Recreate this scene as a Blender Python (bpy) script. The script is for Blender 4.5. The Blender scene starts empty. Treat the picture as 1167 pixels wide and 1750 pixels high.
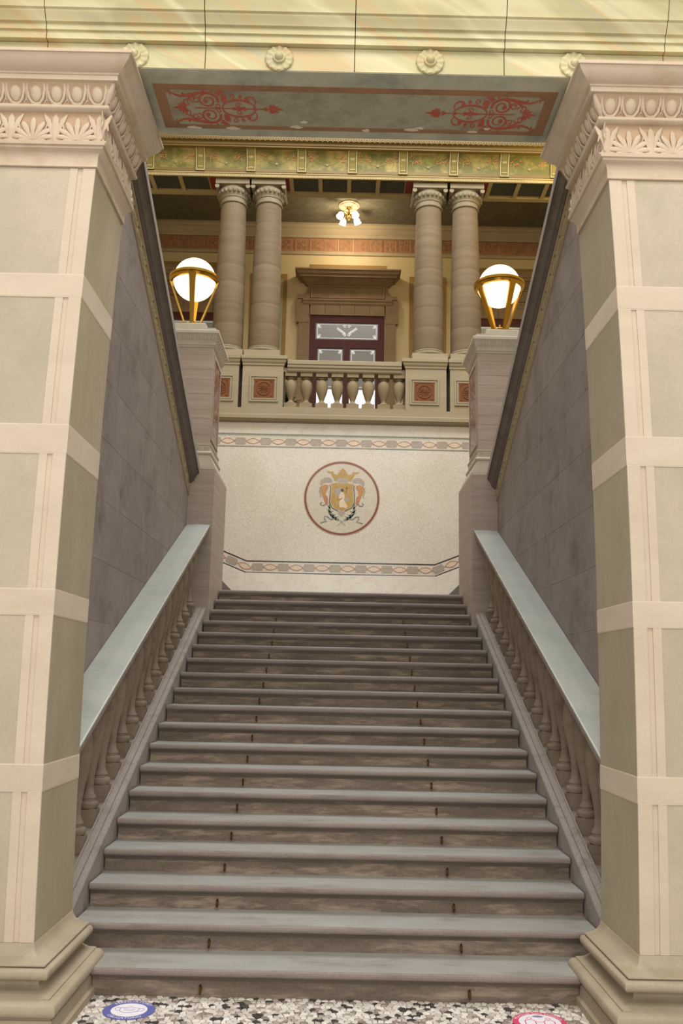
import bpy, bmesh, math, random
from mathutils import Vector, Matrix
random.seed(7)
R = math.radians; PI = math.pi
S = bpy.context.scene; COL = S.collection

# ------------------------------------------------------------------ camera, world, light, exposure
cam_data = bpy.data.cameras.new('camera'); cam = bpy.data.objects.new('camera', cam_data); COL.objects.link(cam)
F_PX, PITCH, YAW, ROLL = 1519.47, .1858, .0022, .0208
fw = Vector((math.sin(YAW)*math.cos(PITCH), math.cos(YAW)*math.cos(PITCH), math.sin(PITCH)))
rt0 = Vector((math.cos(YAW), -math.sin(YAW), 0)); up0 = rt0.cross(fw)
rt = math.cos(ROLL)*rt0 + math.sin(ROLL)*up0; up = -math.sin(ROLL)*rt0 + math.cos(ROLL)*up0
M4 = Matrix.Identity(4)
for i in range(3):
    M4[i][0] = rt[i]; M4[i][1] = up[i]; M4[i][2] = -fw[i]
M4.translation = Vector((-.038, -5.8978, 1.9391))
cam.matrix_world = M4
cam_data.sensor_fit = 'VERTICAL'; cam_data.sensor_height = 36; cam_data.sensor_width = 24
cam_data.lens = F_PX/1750*36; cam_data.clip_end = 200
S.camera = cam

world = bpy.data.worlds.new('world'); S.world = world; world.use_nodes = True
bg = world.node_tree.nodes['Background']; bg.inputs[0].default_value = (.97, .98, 1, 1); bg.inputs[1].default_value = .62

def area(name, loc, target, size, power, col):
    l = bpy.data.lights.new(name, 'AREA'); l.shape = 'RECTANGLE'; l.size, l.size_y = size; l.energy = power; l.color = col
    o = bpy.data.objects.new(name, l); COL.objects.link(o); o.location = loc
    o.rotation_euler = (Vector(target)-Vector(loc)).to_track_quat('-Z', 'Y').to_euler(); return o
def point(name, loc, power, col, r=.1):
    l = bpy.data.lights.new(name, 'POINT'); l.energy = power; l.color = col; l.shadow_soft_size = r
    o = bpy.data.objects.new(name, l); COL.objects.link(o); o.location = loc; return o
area('front_hall_daylight', (.5, -11, 4.0), (0, 0, 3.2), (9, 6), 490, (1, .94, .84))
area('stair_skylight', (.9, 5.5, 14), (0, 5.6, 0), (5, 7), 1050, (.97, .99, 1))
area('soffit_bounce_fill', (0, -4.8, 9.5), (0, -4.8, 0), (7, 5), 520, (1, .93, .82))  # unseen area light added to bounce light up onto soffit and capitals
point('gallery_lamp_glow', (.03, 12.02, 11.52), 62, (1, .88, .68), .12)
point('cornice_lamp', (4.3, 8.9, 11.4), 60, (1, .8, .3), .15)

S.view_settings.view_transform = 'Standard'; S.view_settings.look = 'None'
S.view_settings.gamma = 1; S.view_settings.use_curve_mapping = False
S.view_settings.exposure = 0.0

# ------------------------------------------------------------------ materials
def lin(c):
    if isinstance(c, str): c = tuple(int(c[i:i+2], 16) for i in (0, 2, 4))
    return tuple((v/255/12.92 if v/255 <= .04045 else ((v/255+.055)/1.055)**2.4) for v in c[:3]) + (1,)
class NT:
    def __init__(s, name):
        s.m = bpy.data.materials.new(name); s.m.use_nodes = True; s.t = s.m.node_tree
        s.b = s.t.nodes['Principled BSDF']; s.b.inputs['Specular IOR Level'].default_value = .3
        s.pos = s.n('ShaderNodeNewGeometry').outputs['Position']
    def n(s, t, **k):
        x = s.t.nodes.new(t)
        for a, v in k.items(): setattr(x, a, v)
        return x
    def l(s, a, b): s.t.links.new(a, b)
    def map(s, scale=(1, 1, 1), rot=(0, 0, 0)):
        src = s.pos
        if any(rot):     # turn first, then stretch
            q = s.n('ShaderNodeMapping'); q.inputs['Rotation'].default_value = rot; s.l(src, q.inputs['Vector']); src = q.outputs[0]
        m = s.n('ShaderNodeMapping'); m.inputs['Scale'].default_value = scale
        s.l(src, m.inputs['Vector']); return m.outputs[0]
    def noise(s, vec, scale, detail=5, rough=.6, dist=0):
        n = s.n('ShaderNodeTexNoise'); n.inputs['Scale'].default_value = scale; n.inputs['Detail'].default_value = detail
        n.inputs['Roughness'].default_value = rough; n.inputs['Distortion'].default_value = dist
        s.l(vec, n.inputs['Vector']); return n.outputs['Fac']
    def ramp(s, fac, stops):
        r = s.n('ShaderNodeValToRGB'); e = r.color_ramp.elements
        while len(e) < len(stops): e.new(.5)
        for el, (p, c) in zip(e, stops): el.position = p; el.color = c
        s.l(fac, r.inputs[0]); return r.outputs[0]
    def mix(s, fac, a, b, mode='MIX'):
        m = s.n('ShaderNodeMix', data_type='RGBA', blend_type=mode)
        if isinstance(fac, (int, float)): m.inputs[0].default_value = fac
        else: s.l(fac, m.inputs[0])
        for i, v in ((6, a), (7, b)):
            if isinstance(v, tuple): m.inputs[i].default_value = v
            else: s.l(v, m.inputs[i])
        return m.outputs[2]
    def bump(s, h, strength, dist=.01):
        b = s.n('ShaderNodeBump'); b.inputs['Strength'].default_value = strength; b.inputs['Distance'].default_value = dist
        s.l(h, b.inputs['Height']); s.l(b.outputs[0], s.b.inputs['Normal'])
    def objrand(s, col, amt):
        o = s.n('ShaderNodeObjectInfo'); mr = s.n('ShaderNodeMapRange')
        mr.inputs[3].default_value = 1-amt; mr.inputs[4].default_value = 1+amt
        s.l(o.outputs['Random'], mr.inputs[0]); h = s.n('ShaderNodeHueSaturation')
        s.l(mr.outputs[0], h.inputs['Value']); s.l(col, h.inputs['Color']); return h.outputs[0]
W1 = (1, 1, 1, 1); K0 = (0, 0, 0, 1)
def stone(name, c1, c2, scale=2.5, stretch=(1, 1, 1), rot=(0, 0, 0), rough=.75, bump=.25, grain=.12, fine=60, rand=0, vein=None, dirt=None, spec=.3):
    """mottled stone: two tones, fine grain, optional veins (colour, scale, stretch, rot, width) and dirt blotches (colour, scale, amount)"""
    t = NT(name); f = t.noise(t.map(stretch, rot), scale, 7, .62, .4)
    col = t.ramp(f, [(.3, lin(c1)), (.7, lin(c2))])
    g = t.noise(t.pos, fine, 3, .7); g2 = t.ramp(g, [(.25, (1-grain*2,)*3+(1,)), (.75, W1)])
    col = t.mix(1, col, g2, 'MULTIPLY')
    if vein:
        for (vc, vs, vst, vr, vw) in vein:
            v = t.noise(t.map(vst, vr), vs, 4, .55, .6)
            fac = t.ramp(v, [(.5-vw, K0), (.5, W1), (.5+vw, K0)])
            col = t.mix(fac, col, lin(vc))
    if dirt:
        d = t.noise(t.map(dirt[3] if len(dirt) > 3 else (1, 1, 1)), dirt[1], 6, .7)
        col = t.mix(t.ramp(d, [(1-dirt[2]-.12, K0), (1-dirt[2]+.12, W1)]), col, lin(dirt[0]))
    if rand: col = t.objrand(col, rand)
    t.l(col, t.b.inputs['Base Color']); t.b.inputs['Roughness'].default_value = rough; t.b.inputs['Specular IOR Level'].default_value = spec
    if bump: t.bump(g, bump, .004)
    return t.m
def plain(name, c, rough=.5, metal=0, spec=.4, em=None, strength=0):
    t = NT(name); f = t.noise(t.pos, 25, 3)
    a = lin(c); col = t.ramp(f, [(.3, tuple(v*.9 for v in a[:3])+(1,)), (.7, a)])
    t.l(col, t.b.inputs['Base Color']); t.b.inputs['Roughness'].default_value = rough
    t.b.inputs['Metallic'].default_value = metal; t.b.inputs['Specular IOR Level'].default_value = spec
    if em:
        t.b.inputs['Emission Color'].default_value = lin(em); t.b.inputs['Emission Strength'].default_value = strength
    return t.m
mt = {}
mt['pier_pink'] = stone('pier_pink_stone', 'cab8a2', 'd5c4ae', 1.6, (1, 1, 2.5), rand=.03, bump=.15, grain=.05)
mt['pier_grey'] = stone('pier_grey_stone', 'b4a892', 'c8b8a2', 1.6, (1, 1, .8), rand=.04, bump=.2, grain=.06, dirt=('aba38a', 2, .36))
mt['pale_mortar'] = stone('pale_pier_mortar', 'd8c8b2', 'e0d2be', 6, grain=.05)
mt['pier_side'] = stone('pier_shaded_side_stone', 'a4977c', 'b3a58c', 2.0, (1, 1, .5), rand=.05, bump=.2, grain=.08, dirt=('9c9272', 1.6, .36))  # olive-grey inner side, its shading put into the darker tone
mt['pier_base'] = stone('pier_base_stone', 'a3957d', 'b1a38c', 2.5, rand=.02, bump=.2, grain=.08, dirt=('98876c', 3, .36))
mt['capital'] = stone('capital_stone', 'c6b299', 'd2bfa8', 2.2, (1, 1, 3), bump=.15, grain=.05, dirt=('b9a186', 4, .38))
mt['capital_brown'] = stone('capital_ground', 'b89b7c', 'c6a98a', 3, bump=.15, grain=.05)  # brown-tinted ground behind the carving
mt['lintel'] = stone('lintel_marbled_plaster', 'b2aa80', 'c0b88c', 1.5, (1, 1, 1.5), rough=.45, bump=.05, grain=.03,
    vein=[('c0a87c', .55, (.5, 1, 3.2), (0, R(-27), 0), .035), ('b0a88a', .7, (.5, 1, 3.6), (0, R(-24), 0), .025), ('cbc39c', .5, (.5, 1, 3), (0, R(-30), 0), .05)])
mt['soffit'] = stone('soffit_grey_paint', 'b4b09a', 'c4c0aa', 2.2, grain=.06, dirt=('8a8c7e', 2.0, .42))
mt['soffit_field'] = stone('soffit_field_paint', 'a8a189', 'b6ae98', 2.5, grain=.08, dirt=('857d66', 2.5, .42))
mt['soffit_border'] = stone('soffit_border_paint', '9a7252', 'a87e5c', 3, grain=.08, dirt=('7d6350', 4, .4))
mt['arabesque'] = stone('arabesque_red_paint', 'bc6a54', 'b05844', 8, grain=.1, bump=0)
mt['joint'] = plain('joint_shadow_mortar', '4a463c', .9)
mt['floor'] = None
for i, c in enumerate(('d8d0c6', 'c8bdb2', 'b0a49a', '94867c', '3d3836', 'e6dfd6')):
    mt['peb%d' % i] = stone('mosaic_stone_tone', c, c, 6, rough=.35, grain=.1, bump=.05, rand=.08, spec=.5)
mt['grout'] = stone('mosaic_grout', 'a39a8f', '948b80', 12, grain=.15)
mt['tread'] = stone('stair_tread_stone', '9b9892', 'aaa8a0', 2.0, (1, 2, 1), rough=.5, grain=.1, fine=90, dirt=('80786e', 2.4, .36, (.6, 2, 1)))
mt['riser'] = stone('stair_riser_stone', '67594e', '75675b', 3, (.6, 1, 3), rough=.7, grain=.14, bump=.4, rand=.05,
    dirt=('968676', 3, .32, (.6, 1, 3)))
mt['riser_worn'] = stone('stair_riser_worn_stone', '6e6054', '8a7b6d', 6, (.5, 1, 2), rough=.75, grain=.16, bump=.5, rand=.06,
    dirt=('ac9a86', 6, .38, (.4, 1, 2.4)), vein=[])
mt['nosing'] = stone('stair_nosing_stone', '897b74', '998c84', 3, (.6, 1, 2), rough=.55, grain=.12, rand=.04, dirt=('6d5f56', 3, .36, (.6, 1, 5)))
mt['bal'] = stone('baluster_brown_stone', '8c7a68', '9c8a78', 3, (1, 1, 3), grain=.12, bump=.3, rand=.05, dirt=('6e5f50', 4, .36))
mt['stringer'] = stone('stringer_stone', '9c9088', 'aca198', 3, grain=.15, bump=.4, dirt=('75685e', 5, .34))
mt['handrail'] = stone('handrail_grey_stone', 'a3a69e', 'b1b3aa', 1.8, rough=.4, grain=.06, bump=.1, dirt=('92958c', 3, .36), spec=.5)
mt['wall_block'] = stone('side_wall_stone', '8c807a', '9c908a', 2.2, (1, 1, 1.4), grain=.12, bump=.3, rand=.06, dirt=('6f625a', 2.2, .36))
mt['mortar'] = stone('side_wall_mortar', 'b4a89a', 'a89c8e', 6, grain=.1)
mt['coping'] = stone('coping_dark_stone', '6a5e57', '7c7069', 2.2, (1, 2, 2), grain=.12, bump=.3, dirt=('544a44', 2.5, .34))
mt['carved'] = stone('carved_band_stone', 'a89878', 'b8a888', 4, grain=.12, bump=.3, dirt=('a0705a', 5, .3))
mt['carved_dark'] = stone('carved_shade_stone', '5f5244', '6f6252', 4, grain=.12)
mt['pink'] = stone('pedestal_pink_stone', 'a29286', 'b4a599', 1.6, (.5, .5, 9), grain=.06, bump=.15, vein=[('9c877c', 2, (.25, .25, 16), (0, 0, 0), .025)])
mt['pink_low'] = stone('pedestal_lower_stone', 'a99a8e', 'b8a89d', 1.6, (.5, .5, 9), grain=.08, bump=.15, vein=[('a08a7e', 2, (.25, .25, 14), (0, 0, 0), .025)])
mt['cap_stone'] = stone('pedestal_cap_stone', 'b9b0a0', 'c6bdae', 3, grain=.08)
mt['red_marble'] = stone('red_marble_inset', '56180f', '743022', 9, rough=.2, grain=.15, vein=[('c9a08a', 9, (1, 1, 1), (0, 0, 0), .03)], spec=.6)
mt['brass'] = plain('polished_brass', 'b48c3c', .25, 1)
mt['brass_old'] = plain('aged_brass', '7a5a35', .35, 1)
mt['globe'] = plain('lit_opal_glass', 'f6ead0', .15, 0, .5, 'ffe4b4', 2.4)
mt['shade'] = plain('lit_tulip_glass', 'f6ead0', .3, 0, .5, 'fff0dc', 7)
mt['m_field'] = None
mt['m_white'] = stone('white_marble', 'd8cfc0', 'e6dfd2', 1.8, rough=.25, grain=.03, bump=0, vein=[('cfc6b8', 1.5, (1, 1, 2.5), (0, R(30), 0), .02)], spec=.5)
def tess(name, c1, c2, sz=55):
    t = NT(name); v = t.n('ShaderNodeTexVoronoi'); v.inputs['Scale'].default_value = sz; t.l(t.pos, v.inputs['Vector'])
    sep = t.n('ShaderNodeSeparateColor'); t.l(v.outputs['Color'], sep.inputs[0])
    col = t.ramp(sep.outputs[0], [(0, lin(c1)), (1, lin(c2))])
    e = t.n('ShaderNodeTexVoronoi', feature='DISTANCE_TO_EDGE'); e.inputs['Scale'].default_value = sz; t.l(t.pos, e.inputs['Vector'])
    col = t.mix(t.ramp(e.outputs['Distance'], [(.0, (.62, .6, .56, 1)), (.12, W1)]), K0, col)
    big = t.noise(t.pos, 1.3, 4); col = t.mix(1, col, t.ramp(big, [(.3, (.93, .92, .9, 1)), (.7, W1)]), 'MULTIPLY')
    t.l(col, t.b.inputs['Base Color']); t.b.inputs['Roughness'].default_value = .2; t.b.inputs['Specular IOR Level'].default_value = .5
    return t.m
mt['m_field'] = tess('mosaic_cream_tesserae', 'd4cabb', 'e8dfd0', 80)
mt['floor'] = tess('floor_mosaic', '8a847c', 'e2dace', 22)
for k, c1, c2 in (('m_gold', 'a8843c', 'c8a458'), ('m_grey', 'aa9c8c', 'b8aa9a'), ('m_red', 'b06a56', 'c07e68'), ('m_black', '3a3230', '4a403c'),
                  ('m_cream', 'dcc6a8', 'e8d8be'), ('m_green', '70786a', '8a9080'), ('m_flesh', 'e0c4a8', 'ecd6c0'), ('m_mauve', 'a39488', 'b4a69c'),
                  ('m_orange', 'b87a40', 'cc9458'), ('m_light', 'cdc2b0', 'd8cebe'), ('m_brown', '8a5a3c', 'a07048')):
    mt[k] = tess('tesserae_'+k[2:], c1, c2, 70)
mt['balcony'] = stone('balcony_cream_stone', '97896f', 'a4967c', 1.5, (.6, .6, 6), grain=.06, bump=.15, vein=[('9c8a66', 1.8, (.3, .3, 9), (0, 0, 0), .03)])
mt['terracotta'] = stone('terracotta_panel', '704222', '80502c', 6, grain=.1, bump=.2)
mt['column'] = stone('column_sandstone', '705f47', '7f6c52', 1.5, (.5, .5, 7), grain=.08, bump=.2, rand=.06, vein=[('68573f', 2, (.2, .2, 11), (0, 0, 0), .015)])
mt['col_cap'] = stone('column_capital_stone', '85785e', '94866c', 4, grain=.1)
mt['gal_wall'] = stone('gallery_ochre_plaster', 'c2ab7c', 'ccb688', .8, grain=.04, bump=.05)
mt['gal_ceil'] = stone('gallery_dark_ceiling', '6a6048', '7a7056', 5, grain=.2, fine=30, bump=.6, dirt=('58543e', 9, .42))
mt['gal_trim'] = stone('gallery_cornice_plaster', 'a08c6a', 'b09c7a', 2, grain=.05)
mt['fr_tile'] = stone('frieze_tile_clay', 'a4714e', 'b4845e', 9, grain=.12, dirt=('7c6a4a', 8, .4))
mt['p_ochre'] = stone('painted_ochre_border', '8e6c3a', '9c7a46', 2, grain=.06)
mt['p_green'] = stone('painted_green_strip', '8c9468', '98a074', 2, grain=.05)
mt['d_stone'] = stone('door_surround_stone', '80684a', '92795a', 3, grain=.1, bump=.25, dirt=('a89474', 7, .25))
mt['wood'] = stone('dark_red_wood', '481a0e', '562214', 2, (6, 1, .6), rough=.55, grain=.08, spec=.25)
mt['glass_dim'] = plain('frosted_glass', '827e74', .2, 0, .5, 'a4a094', .05)
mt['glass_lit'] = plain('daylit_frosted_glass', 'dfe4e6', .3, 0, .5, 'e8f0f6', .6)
mt['etch'] = plain('etched_white', 'f0f0ec', .4, 0, .4, 'f4f4f0', .25)
mt['gold'] = stone('entablature_gold_paint', '6e5828', '7c6430', 2, (1, 1, 4), rough=.5, grain=.05)
mt['fr_green'] = stone('frieze_green_paint', '5e5a24', '6e6830', 2.5, rough=.5, grain=.06, dirt=('a8904e', 2.4, .42))
mt['cream'] = stone('entablature_cream_paint', 'a08c60', 'ae9a6c', 3, grain=.05)
mt['beam_dark'] = stone('beam_panel_teal', '3a3a2e', '484838', 3, grain=.08)
mt['beam_red'] = stone('beam_panel_red', '7c2a1c', '8a3826', 3, grain=.08)
mt['console'] = stone('console_olive_gold', '746630', '807036', 3, grain=.06)
mt['garland_light'] = stone('console_cream_line', 'a8986a', 'b4a474', 6, bump=0)
mt['garland'] = stone('garland_paint', '8c7c50', '9c8c60', 8, bump=0)
mt['garland_red'] = stone('garland_flower_paint', 'a8683c', 'b87848', 12, bump=0)
mt['leaf'] = stone('plant_leaf', '1e3018', '2e4424', 8, rough=.5, grain=.1, bump=0)
mt['pot'] = stone('plant_pot_clay', '7a4a34', '8a5a40', 5)
mt['st_blue'] = plain('sticker_blue_vinyl', '6466aa', .4)
mt['st_white'] = plain('sticker_white_vinyl', 'efeaf0', .4)
mt['st_red'] = plain('sticker_red_vinyl', 'd8486c', .4)
mt['st_ink'] = plain('sticker_grey_ink', '8a86a8', .5)

# ------------------------------------------------------------------ mesh builder
class MB:
    def __init__(s): s.v = []; s.f = []; s.mi = []; s.cur = 0
    def add(s, vs, fs):
        o = len(s.v); s.v += [tuple(p) for p in vs]; s.f += [tuple(i+o for i in f) for f in fs]; s.mi += [s.cur]*len(fs); return s
    def box(s, x0, x1, y0, y1, z0, z1):
        x0, x1 = min(x0, x1), max(x0, x1)
        v = [(x, y, z) for z in (z0, z1) for y in (y0, y1) for x in (x0, x1)]
        return s.add(v, [(0, 2, 3, 1), (4, 5, 7, 6), (0, 1, 5, 4), (2, 6, 7, 3), (0, 4, 6, 2), (1, 3, 7, 5)])
    def prism(s, poly, axis, a, b):
        """polygon given in the two other axes (order xyz), extruded from a to b along axis"""
        def P(p, t): return (t, p[0], p[1]) if axis == 'x' else (p[0], t, p[1]) if axis == 'y' else (p[0], p[1], t)
        n = len(poly); v = [P(p, a) for p in poly]+[P(p, b) for p in poly]
        return s.add(v, [tuple(range(n))[::-1], tuple(range(n, 2*n))]+[(i, (i+1) % n, n+(i+1) % n, n+i) for i in range(n)])
    def loft(s, rings, cap=True):
        n = len(rings[0]); v = [p for r in rings for p in r]; f = []
        for k in range(len(rings)-1):
            for i in range(n): f.append((k*n+i, k*n+(i+1) % n, (k+1)*n+(i+1) % n, (k+1)*n+i))
        if cap: f += [tuple(range(n))[::-1], tuple(range((len(rings)-1)*n, len(rings)*n))]
        return s.add(v, f)
    def rects(s, rs, sx=1):
        """rs: (x0,x1,y0,y1,z) stacked rectangles; sx mirrors x"""
        return s.loft([[(sx*a, c, z), (sx*b, c, z), (sx*b, d, z), (sx*a, d, z)] for a, b, c, d, z in rs])
    def lathe(s, prof, c=(0, 0, 0), n=16, sq=None, cap=True):
        return s.loft([[(c[0]+r*math.cos(2*PI*i/n), c[1]+r*math.sin(2*PI*i/n), c[2]+z) for i in range(n)] for r, z in prof], cap)
    def slope(s, poly, y0, y1, k, yr):
        """profile in x,z given at y=yr, swept from y0 to y1 rising k per metre"""
        return s.loft([[(x, y, z+k*(y-yr)) for x, z in poly] for y in (y0, y1)])
    def tube(s, pts, r, n=6, cap=True):
        pts = [Vector(p) for p in pts]; rr = r if isinstance(r, (list, tuple)) else [r]*len(pts); rings = []
        for i, p in enumerate(pts):
            d = (pts[min(i+1, len(pts)-1)]-pts[max(i-1, 0)]).normalized()
            a = d.orthogonal().normalized() if i == 0 else (pa-d*pa.dot(d)).normalized()
            pa = a; b = d.cross(a)
            rings.append([tuple(p+rr[i]*(math.cos(2*PI*j/n)*a+math.sin(2*PI*j/n)*b)) for j in range(n)])
        return s.loft(rings, cap)
    def ellipsoid(s, c, rx, ry, rz, nu=10, nv=6):
        prof = [(max(math.sin(PI*k/nv), .02), -math.cos(PI*k/nv)) for k in range(nv+1)]
        return s.loft([[(c[0]+rx*r*math.cos(2*PI*i/nu), c[1]+ry*r*math.sin(2*PI*i/nu), c[2]+rz*z) for i in range(nu)] for r, z in prof])
    def torus(s, c, R0, r, axis='z', n=24, m=8):
        v = []
        for i in range(n):
            a = 2*PI*i/n
            for j in range(m):
                b = 2*PI*j/m; q = R0+r*math.cos(b); u, w, h = q*math.cos(a), q*math.sin(a), r*math.sin(b)
                v.append((c[0]+u, c[1]+w, c[2]+h) if axis == 'z' else (c[0]+h, c[1]+u, c[2]+w) if axis == 'x' else (c[0]+u, c[1]+h, c[2]+w))
        return s.add(v, [(i*m+j, ((i+1) % n)*m+j, ((i+1) % n)*m+(j+1) % m, i*m+(j+1) % m) for i in range(n) for j in range(m)])
    def plate(s, poly, fn, t):
        """flat polygon in (u,v) raised by t; fn(u,v,h)->xyz"""
        n = len(poly); v = [fn(u, w, 0) for u, w in poly]+[fn(u, w, t) for u, w in poly]
        return s.add(v, [tuple(range(n))[::-1], tuple(range(n, 2*n))]+[(i, (i+1) % n, n+(i+1) % n, n+i) for i in range(n)])
    def ribbon(s, pts, w, fn, t):
        """band of width w (number or list) along a 2d path"""
        n = len(pts); ww = w if isinstance(w, (list, tuple)) else [w]*n; L = []; Rr = []
        for i, p in enumerate(pts):
            a = pts[max(i-1, 0)]; b = pts[min(i+1, n-1)]; dx, dy = b[0]-a[0], b[1]-a[1]; q = math.hypot(dx, dy) or 1
            L.append((p[0]-dy/q*ww[i]/2, p[1]+dx/q*ww[i]/2)); Rr.append((p[0]+dy/q*ww[i]/2, p[1]-dx/q*ww[i]/2))
        v = [fn(*p, t) for p in L]+[fn(*p, t) for p in Rr]+[fn(*p, 0) for p in L]+[fn(*p, 0) for p in Rr]
        f = []
        for i in range(n-1):
            f += [(i, i+1, n+i+1, n+i), (2*n+i, 2*n+i+1, i+1, i), (n+i, n+i+1, 3*n+i+1, 3*n+i)]
        f += [(0, n, 3*n, 2*n), (n-1, 3*n-1, 4*n-1, 2*n-1)]
        return s.add(v, f)
    def mesh(s, name, mats, smooth=None, org=(0, 0, 0)):
        me = bpy.data.meshes.new(name)
        me.from_pydata([(p[0]-org[0], p[1]-org[1], p[2]-org[2]) for p in s.v], [], s.f)
        for m in (mats if isinstance(mats, (list, tuple)) else [mats]): me.materials.append(mt[m] if isinstance(m, str) else m)
        if any(s.mi): me.polygons.foreach_set('material_index', s.mi)
        bm = bmesh.new(); bm.from_mesh(me); bmesh.ops.recalc_face_normals(bm, faces=bm.faces); bm.to_mesh(me); bm.free()
        if smooth:
            me.polygons.foreach_set('use_smooth', [True]*len(me.polygons)); me.set_sharp_from_angle(angle=R(smooth))
        return me
    def build(s, name, mats, parent=None, smooth=None, org=None):
        o0 = ORG.get(parent.name, (0, 0, 0)) if parent else (org or (0, 0, 0))
        ob = bpy.data.objects.new(name, s.mesh(name, mats, smooth, o0)); COL.objects.link(ob)
        if parent: ob.parent = parent
        else: ob.location = o0
        ORG[ob.name] = o0; return ob
ORG = {}
def tag(o, label, cat=None, group=None, kind=None):
    o['label'] = label
    if cat: o['category'] = cat
    if group: o['group'] = group
    if kind: o['kind'] = kind
    return o
def empty(name, loc, label, cat, group=None, kind=None):
    o = bpy.data.objects.new(name, None); COL.objects.link(o); o.location = loc; o.empty_display_size = .1
    ORG[o.name] = tuple(loc); return tag(o, label, cat, group, kind)
def inst(name, me, parent, loc, rz=0, rot=None, scale=None):
    o = bpy.data.objects.new(name, me); COL.objects.link(o); p = ORG[parent.name]
    o.parent = parent; o.location = (loc[0]-p[0], loc[1]-p[1], loc[2]-p[2]); o.rotation_euler = rot or (0, 0, rz)
    if scale: o.scale = scale
    ORG[o.name] = tuple(loc); return o
def clip(poly, a, b, c):
    """keep a*x+b*y<=c"""
    out = []
    for i, p in enumerate(poly):
        q = poly[(i+1) % len(poly)]; dp = a*p[0]+b*p[1]-c; dq = a*q[0]+b*q[1]-c
        if dp <= 0: out.append(p)
        if dp*dq < 0:
            t = dp/(dp-dq); out.append((p[0]+t*(q[0]-p[0]), p[1]+t*(q[1]-p[1])))
    return out
def spiral(c, r0, r1, a0, turns, n=18):
    return [(c[0]+(r0+(r1-r0)*k/n)*math.cos(a0+turns*2*PI*k/n), c[1]+(r0+(r1-r0)*k/n)*math.sin(a0+turns*2*PI*k/n)) for k in range(n+1)]
def leafpoly(c, ang, L, w):
    P = []
    for u, v in ((0, 0), (.25, .38), (.55, .5), (.8, .3), (1, 0), (.8, -.3), (.55, -.5), (.25, -.38)):
        x, y = u*L, v*w; P.append((c[0]+x*math.cos(ang)-y*math.sin(ang), c[1]+x*math.sin(ang)+y*math.cos(ang)))
    return P
def arc(c, r, a0, a1, n=12, ry=None):
    return [(c[0]+r*math.cos(a0+(a1-a0)*k/n), c[1]+(ry or r)*math.sin(a0+(a1-a0)*k/n)) for k in range(n+1)]

RISE, RUN = .165, .3643
SIDE = {-1: 'left', 1: 'right'}
# ------------------------------------------------------------------ floor of small irregular stones
g = MB(); g.box(-6, 6, -12, -.60, -.08, 0); g.cur = 1; g.box(-6, 6, -.60, .5, -.08, -.012)
floor = tag(g.build('floor', ['floor', 'grout']), 'floor of small irregular cream, grey and black stones before the stairs', 'floor', kind='structure')
pts = []; cell = .039
for j in range(19):
    for i in range(87):
        pts.append((-1.68+cell*(i+.5*(j % 2))+random.uniform(-.014, .014), -.60+.0365*j+random.uniform(-.012, .012)))
stones = []
for i, p in enumerate(pts):
    if not (-.55 < p[1] < .04 and abs(p[0]) < 1.58): continue
    poly = [(p[0]-.06, p[1]-.06), (p[0]+.06, p[1]-.06), (p[0]+.06, p[1]+.06), (p[0]-.06, p[1]+.06)]
    for j, q in enumerate(pts):
        if i == j or abs(p[0]-q[0]) > .12 or abs(p[1]-q[1]) > .12: continue
        a, b = q[0]-p[0], q[1]-p[1]; m = (q[0]**2+q[1]**2-p[0]**2-p[1]**2)/2; d = math.hypot(a, b)
        poly = clip(poly, a, b, m-.0022*d)
    if len(poly) >= 3: stones.append((p, poly))
stones.sort(key=lambda s: s[0][1])
rest = MB(); tones = [0]*6+[5]*5+[1]*5+[2]*3+[3]*3+[4]*3
vis = [s for s in stones if s[0][1] > -.40 and abs(s[0][0]) < 1.5-.0*s[0][1]]; hid = [s for s in stones if s not in vis]
def stone_mesh(b, p, poly, h):
    b.loft([[(x, y, -.014) for x, y in poly], [(x, y, h-.003) for x, y in poly], [(p[0]+(x-p[0])*.86, p[1]+(y-p[1])*.86, h) for x, y in poly]])
for n, (p, poly) in enumerate(vis+hid):
    h = random.uniform(-.002, .0005)
    if n < 300:
        b = MB(); stone_mesh(b, p, poly, h); b.build('mosaic_stone', 'peb%d' % random.choice(tones), floor)
    else:
        rest.cur = random.choice(tones); stone_mesh(rest, p, poly, h)
rest.build('mosaic_stone_bed', ['peb%d' % i for i in range(6)], floor)['kind'] = 'stuff'

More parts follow.
